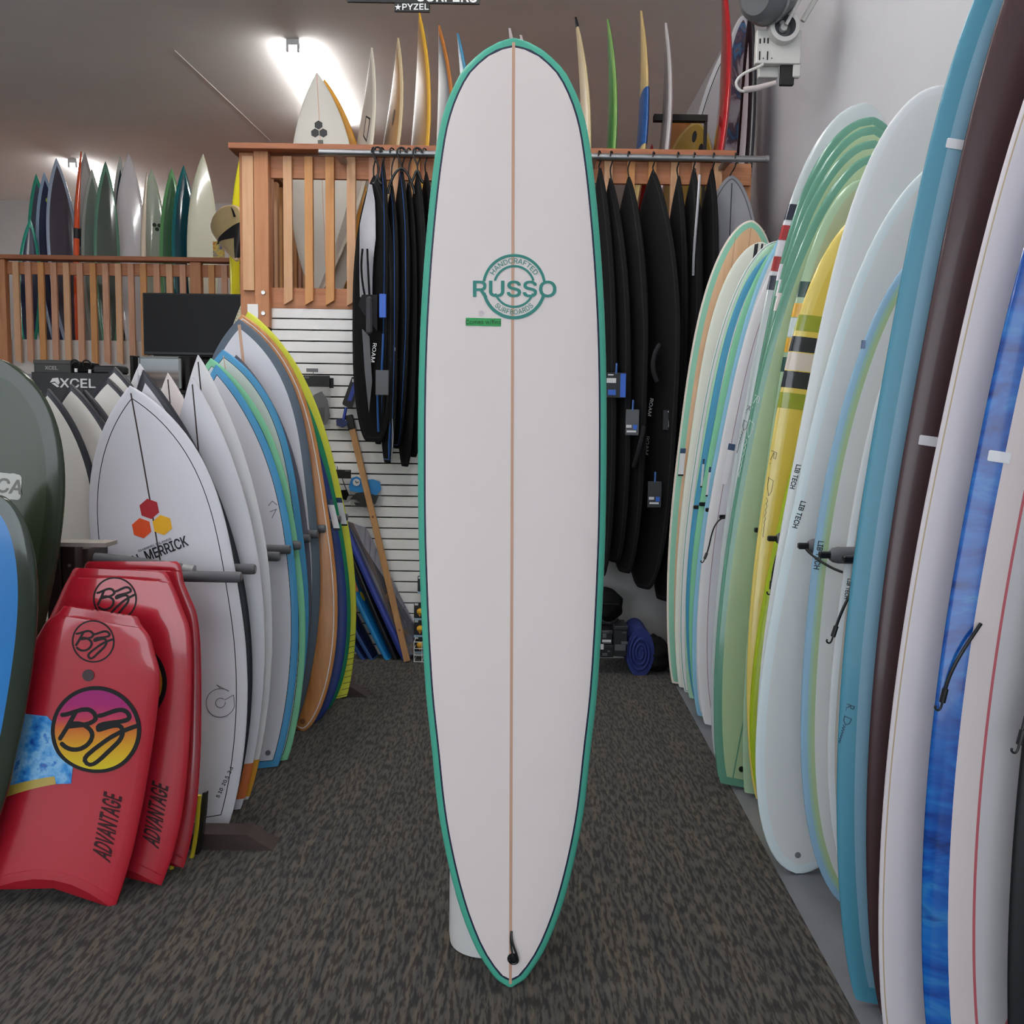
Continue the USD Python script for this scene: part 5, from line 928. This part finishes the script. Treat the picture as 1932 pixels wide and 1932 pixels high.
def shoebox(label, p0, p1, Y, prints, zb=None):
    a, b = at(*p0, Y), at(*p1, Y); a[2] = max(a[2], .007) if zb is None else zb; t = thing('box', label, 'box', ((a[0] + b[0]) / 2, Y + .1, a[2])); part('carton', bx((a[0], Y, a[2]), (b[0], Y + .2, b[2]), .004), HDR, t); part('lid', bx((a[0] - .003, Y - .003, b[2] - .025), (b[0] + .003, Y + .203, b[2] + .002), .004), mat('lid_black', '#202024', .4), t)
    for (q0, q1, m) in prints: c, e = at(*q0, Y), at(*q1, Y); part('label_print', bx((c[0], Y - .005, c[2]), (e[0], Y - .0005, e[2])), m, t)
TP = mat('tag_paper', '#d4d4d6', .5)
shoebox('lower black box with white print right of the central longboard', (1120, 1240), (1158, 1217), Yd, [((1136, 1237), (1146, 1232), TAGG), ((1133, 1225), (1139, 1215), TP), ((1146, 1230), (1151, 1227), TAGG)])
shoebox('upper black box with white bars right of the central longboard', (1120, 1216), (1156, 1190), Yd, [((1136, 1211), (1153, 1207), TP), ((1138, 1214), (1153, 1212), TAGG), ((1137, 1203), (1144, 1195), TAGG), ((1137, 1193), (1149, 1191), TAGG)], zb=at(1140, 1216, Yd)[2])
shoebox('black box with a torn grey label between the stacked boxes and the blue roll', (1157, 1238), (1184, 1182), Yd - .04, [((1160, 1227), (1180, 1216), TAGG), ((1172, 1215), (1184, 1210), TAGG), ((1174, 1195), (1182, 1192), mat('print_dim', '#4a4a4c', .5))])

# ------------------------------------------------------------------ television, picture and shelf on the far left
YT = 9.4
a, b = at(271, 669, YT), at(455, 555, YT); t = thing('television', 'large black flat television above the framed picture', 'television', ((a[0] + b[0]) / 2, YT, 0))
part('panel', bx((a[0], YT, a[2]), (b[0], YT + .05, b[2]), .006), BLACKP, t); part('screen', bx((a[0] + .012, YT - .003, a[2] + .03), (b[0] - .012, YT, b[2] - .012)), mat('screen', '#060607', .4, spec=.25), t)
xm = (a[0] + b[0]) / 2; part('stand_pole', bx((xm - .04, YT + .05, 0), (xm + .04, YT + .12, a[2] + .3)), DARK, t); part('stand_foot', bx((xm - .3, YT - .05, 0), (xm + .3, YT + .3, .03)), DARK, t); part('lower_bar', bx((a[0] + .1, YT + .0, a[2] - .012), (b[0] - .1, YT + .04, a[2] - .001)), DARK, t)
YS = 8.9
a, b = at(262, 735, YS), at(342, 673, YS); t = thing('picture', 'small framed landscape picture under the television', 'picture', ((a[0] + b[0]) / 2, YS, a[2])); f = .018
for lo, hi in (((a[0], b[2] - f), (b[0], b[2])), ((a[0], a[2]), (b[0], a[2] + f)), ((a[0], a[2]), (a[0] + f, b[2])), ((b[0] - f * 1.4, a[2]), (b[0], b[2]))): part('frame', bx((lo[0], YS - .01, lo[1]), (hi[0], YS + .02, hi[1]), .002), mat('frame_pewter', '#8f9391', .4), t)
part('print', bx((a[0] + f, YS, a[2] + f), (b[0] - f, YS + .01, b[2] - f)), gradient_mat('landscape_print', [(0, '#5f5148'), (.3, '#4a3b34'), (.42, '#8a7a70'), (.5, '#7a6a62'), (.62, '#a9b0b4'), (1, '#b9c4ca')], a[2], b[2], .3, .2), t)
zs = a[2]; e0, e1 = at(252, 735, YS)[0], at(352, 735, YS)[0]
t = thing('shelf', 'black shelving unit behind the pictured rack of white boards', 'shelf', ((e0 + e1) / 2, YS + .2, 0)); part('shelf_board', bx((e0 - .05, YS - .05, zs - .03), (e1 + .06, YS + .3, zs - .001)), DARK, t); part('back_panel', bx((e0, YS + .25, zs - .03), (e1 + .05, YS + .28, at(300, 668, YS)[2])), DARK, t)
for x in (e0, e1): part('upright', bx((x - .03, YS, 0), (x + .03, YS + .3, zs - .03)), DARK, t)
part('side_panel', bx((e0 - .02, YS - .02, zs - .03), (e0 + .01, YS + .28, at(300, 672, YS)[2])), DARK, t); part('side_panel', bx((e1, YS - .02, zs - .03), (e1 + .04, YS + .28, at(300, 672, YS)[2])), DARK, t)
c0, c1 = at(352, 705, 9.5), at(455, 674, 9.5); t = thing('cabinet', 'low black cabinet under the right half of the television', 'cabinet', ((c0[0] + c1[0]) / 2, 9.7, 0))
part('body', bx((c0[0], 9.5, 0), (c1[0], 9.95, c1[2]), .004), DARK, t)
for k in range(2): d_ = part('door', bx((c0[0] + .01 + k * (c1[0] - c0[0]) / 2, 9.482, .08), (c0[0] - .01 + (k + 1) * (c1[0] - c0[0]) / 2, 9.499, c1[2] - .03), .003), mat('cabinet_door', '#2a2220', .5), t); part('handle', tube([((c0[0] + c1[0]) / 2 + (k - .5) * .08, 9.47, 1.6), ((c0[0] + c1[0]) / 2 + (k - .5) * .08, 9.47, 1.75)], .006, 8), STEEL, d_)
YX = 8.4
a, b = at(62, 800, YX), at(207, 704, YX); CH = mat('sign_charcoal', '#2a2a2c', .5); t = thing('display_rack', 'charcoal clothing rack with white brand lettering on its header beside the olive softboard', 'display', ((a[0] + b[0]) / 2, YX, 0))
part('header_panel', bx((a[0], YX, at(62, 760, YX)[2]), (b[0], YX + .04, b[2]), .004), CH, t)
for x in (a[0] + .03, b[0] - .03): part('rack_leg', bx((x - .02, YX, 0), (x + .02, YX + .04, at(62, 760, YX)[2])), DARK, t)
part('rack_foot', bx((a[0], YX - .2, 0), (b[0], YX + .25, .03)), DARK, t)
c = at(137, 722, YX); L = at(181, 722, YX)[0] - at(114, 722, YX)[0]; m_ = text('XCEL', .1, True, .006, stretch=1.2); v = np.array(m_.vertices); v[:, 0] *= L / np.ptp(v[:, 0]); v[:, 1] *= .085 / np.ptp(v[:, 1])
part('lettering', plane_mesh(trimesh.Trimesh(v, m_.faces, process=False), at(147, 723, YX) + [0, 0, 0], (1, 0, .0), (0, 0, 1), (0, -1, 0)), WLOGO, t, smooth=False)
cg = at(104, 722, YX); part('emblem', plane_mesh(extr(shapely.union_all([Polygon([(-.045, .0), (-.02, .04), (.03, .045), (.045, .0), (.03, -.02), (.0, .01)]), Polygon([(-.03, -.005), (.02, -.04), (.04, -.035), (.0, .0)])]), .006), cg, (1, 0, 0), (0, 0, 1), (0, -1, 0)), WLOGO, t, smooth=False)
zt = at(100, 703, YX)[2] + .002; a, b = at(64, 703, YX), at(133, 680, YX); zt = b[2] * 0 + at(130, 704, YX)[2]
t = thing('box', 'dark carton with faint lettering on top of the charcoal rack', 'box', ((a[0] + b[0]) / 2, YX + .1, zt)); part('carton', bx((a[0], YX + .001, zt + .002), (b[0], YX + .22, b[2]), .004), mat('carton_grey', '#3c3d3b', .5), t); part('lid', bx((a[0] - .004, YX - .003, b[2] - .035), (b[0] + .004, YX + .224, b[2] + .002), .004), mat('carton_lid', '#474844', .5), t)
m_ = text('XCEL', .03, True, .002); part('lettering', plane_mesh(m_, at(97, 694, YX) + [0, -.001, 0], (1.1, 0, 0), (0, 0, 1), (0, -1, 0)), mat('print_pale', '#a9a9a6', .5), t, smooth=False)
a, b = at(134, 703, YX), at(173, 682, YX); t = thing('bag', 'black bag with two loop handles on the charcoal rack', 'bag', ((a[0] + b[0]) / 2, YX + .1, zt)); part('body', bx((a[0], YX + .01, zt + .002), (b[0], YX + .2, b[2] - .01), .02), BLACK, t)
for q in ((138, 679), (160, 680)): part('handle', tube(smooth_path([at(q[0] - 3, 690, YX), at(q[0], q[1], YX), at(q[0] + 8, q[1] + 2, YX), at(q[0] + 12, 692, YX)], 12), .007, 6), BLACKP, t)
for q in ((143, 698), (169, 700)): part('buckle', bx(at(q[0] - 2.5, q[1] + 4, YX), at(q[0] + 2.5, q[1] - 3, YX) + [0, .012, 0]), WLOGO, t)
a, b = at(174, 704, YX), at(226, 690, YX); t = thing('box', 'flat black case at the right end of the charcoal rack', 'box', ((a[0] + b[0]) / 2, YX + .1, zt)); part('case', bx((a[0], YX + .01, zt + .002), (b[0], YX + .2, b[2]), .015), CH, t); part('seam', bx((a[0], YX + .006, (zt + b[2]) / 2), (b[0], YX + .012, (zt + b[2]) / 2 + .006)), BLACKP, t)
# ------------------------------------------------------------------ small hanging signs at the top edge
YG = 5.2
a, b = at(655, 4, YG), at(905, 6, YG); t = thing('hanging_sign', 'long black hanging sign with white capital lettering cut by the top edge', 'sign', ((a[0] + b[0]) / 2, YG, a[2]))
part('board', bx((a[0], YG, a[2]), (b[0], YG + .012, a[2] + .16), .002), HDR, t); m_ = text('SURFERS', .06, True, .002, center=False); v = np.array(m_.vertices); L = at(899, 5, YG)[0] - at(785, 5, YG)[0]; v[:, 0] *= L / np.ptp(v[:, 0])
part('lettering', plane_mesh(trimesh.Trimesh(v, m_.faces, process=False), np.array([at(785, 4, YG)[0], YG - .001, a[2] + .010]), (1, 0, 0), (0, 0, 1), (0, -1, 0)), WLOGO, t, smooth=False)
for x in (a[0] + .06, b[0] - .06): part('wire', tube([(x, YG + .006, a[2] + .15), (x, YG + .006, ZC)], .002, 6), STEEL, t)
c0, c1 = at(744, 22, YG), at(811, 6, YG); t = thing('hanging_sign', 'small black sign with a white star and lettering below the long sign', 'sign', ((c0[0] + c1[0]) / 2, YG, c0[2])); part('board', bx((c0[0], YG, c0[2]), (c1[0], YG + .01, c1[2]), .002), HDR, t)
m_ = text('PYZEL', .03, True, .002); v = np.array(m_.vertices); L = at(809, 13, YG)[0] - at(759, 13, YG)[0]; v[:, 0] *= L / np.ptp(v[:, 0]); v[:, 1] *= .032 / np.ptp(v[:, 1]); part('lettering', plane_mesh(trimesh.Trimesh(v, m_.faces, process=False), at(784, 13, YG) + [0, -.001, 0], (1, 0, .02), (0, 0, 1), (0, -1, 0)), WLOGO, t, smooth=False)
st = Polygon([((.018 if k % 2 == 0 else .0075) * math.sin(k * math.pi / 5), (.018 if k % 2 == 0 else .0075) * math.cos(k * math.pi / 5)) for k in range(10)]); part('star', plane_mesh(extr(st, .002), at(751, 14, YG) + [0, -.001, 0], (1, 0, 0), (0, 0, 1), (0, -1, 0)), WLOGO, t, smooth=False)
for x in (c0[0] + .02, c1[0] - .02): part('wire', tube([(x, YG + .005, c1[2] - .002), (x, YG + .005, a[2] + .01)], .0015, 6), STEEL, t)
# ------------------------------------------------------------------ bracket with fan on the right wall
YW = 5.7; FW = mat('fan_white', '#c4c3bf', .45); FD = mat('fan_grey', '#55575a', .35)
a, b = at(1426, 119, YW), at(1513, 57, YW); t = thing('wall_fan', 'white wall bracket with slotted plate and grey fan motor in the upper right corner', 'fan', (b[0], YW, a[2]))
part('mounting_plate', bx((a[0], YW, a[2]), (b[0], YW + .05, b[2]), .004), FW, t)
for (x, y0, y1) in ((1434, 73, 82), (1442, 72, 81), (1449, 72, 82), (1433, 97, 113), (1448, 97, 113)): part('slot', bx(at(x - 1.5, y1, YW) + [0, -.003, 0], at(x + 1.5, y0, YW) + [0, .002, 0]), DARK, t)
for x, y in ((1440, 110), (1456, 110)): part('screw', lathe([(0, -.002), (.004, -.002), (.004, .002)], at(x, y, YW - .001), (0, 1, 0), 8), FD, t)
c = at(1482, 48, YW - .06); R = (at(1510, 48, YW)[0] - at(1455, 48, YW)[0]) / 2
part('collar', lathe([(R * .72, 0), (R, .004), (R * 1.05, .02), (R * 1.05, .09), (R * .8, .1), (R * .72, .02)], c, (0, 1, 0), 32), FW, t); part('bowl', lathe([(0, .05), (R * .5, .05), (R * .74, .012), (R * .72, .06), (0, .08)], c, (0, 1, 0), 28), FD, t)
part('hub', lathe([(0, 0), (.02, .005), (.025, .03), (0, .04)], at(1480, 50, YW - .05), (0, 1, 0), 16), FW, t)
part('rod', tube([at(1483, 47, YW - .07), at(1508, 0, YW - .07), at(1530, -45, YW - .07)], .011, 10), FW, t)
part('wall_channel', tube([at(1514, 40, YW + .02), at(1545, -12, YW - .0), at(1566, -50, YW)], .016, 8), FW, t)
part('bent_tube', tube(smooth_path([at(1440, 121, YW), at(1420, 131, YW), at(1398, 143, YW), at(1389, 157, YW), at(1393, 168, YW), at(1404, 172, YW)], 26), .009, 10), FW, t); part('tube_grip', tube([at(1403, 170, YW), at(1430, 166, YW), at(1463, 156, YW)], [.018, .018, .014], 12), mat('grip_pale', '#bcb2b0', .5), t)
part('lower_bracket', bx(at(1428, 150, YW + .1), at(1470, 120, YW + .06), .004), FW, t); part('socket', bx(at(1472, 160, YW + .02), at(1497, 120, YW + .05), .004), DARK, t); part('side_clip', bx(at(1496, 145, YW + .01), at(1508, 119, YW + .05), .006), FW, t)
c = at(1425, -8, YW - .15); part('motor_housing', lathe([(0, 0), (.10, .0), (.135, .03), (.15, .09), (.15, .15), (.12, .24), (0, .26)], c, (.75, .6, .25), 32), FD, t); part('motor_ring', lathe([(.14, 0), (.158, .005), (.158, .02), (.14, .025)], c + np.array([.75, .6, .25]) * .1, (.75, .6, .25), 32), mat('ring_chrome', '#a6a8aa', .25, metal=.8), t)
part('motor_arm', tube([c + [.1, .1, 0], at(1470, 30, YW), at(1480, 60, YW)], .02, 10), FW, t)
# ------------------------------------------------------------------ repeats carry a common group
for p in stage.GetPrimAtPath('/World').GetChildren():
    n = p.GetName(); base = n[:-4] if n[-4:-3] == '_' and n[-3:].isdigit() else n; pos = BASE.get(str(p.GetPath()))
    g = {'shortboard': 'shortboards in the left hand rack', 'board_bag': 'board bags hanging on the pipe', 'rack_peg': None, 'bungee_cord': 'bungee cords on the right hand rack', 'wax_packet': 'black packets with yellow toys', 'price_strip': 'hanging price strips',
         'ceiling_light': 'twin tube ceiling lights', 'softboard': 'softboards at the left edge', 'leash_packet': 'leash packets behind the red bodyboards', 'coat_hanger': 'hangers on the pipe', 'hanging_sign': 'hanging signs at the top edge', 'rolled_bag': 'rolled bags on the floor'}.get(base)
    if base == 'longboard' and pos is not None and pos[0] > .5: g = 'longboards in the right hand row'
    if base == 'rack_peg': g = 'foam pegs of the right hand rack' if pos[0] > 0 else 'foam pegs of the left hand rack'
    if base == 'surfboard' and pos is not None and pos[2] > 2: g = 'boards on the rear loft' if pos[1] > 9 else 'boards on the loft above the slatwall'
    if base == 'bodyboard': g = 'red bodyboards on the left rack' if pos[1] < 4.5 else 'bodyboards leaning by the slatwall'
    if base == 'box' and pos[0] > 0: g = 'black boxes on the floor'
    if g: p.SetCustomDataByKey('group', g)
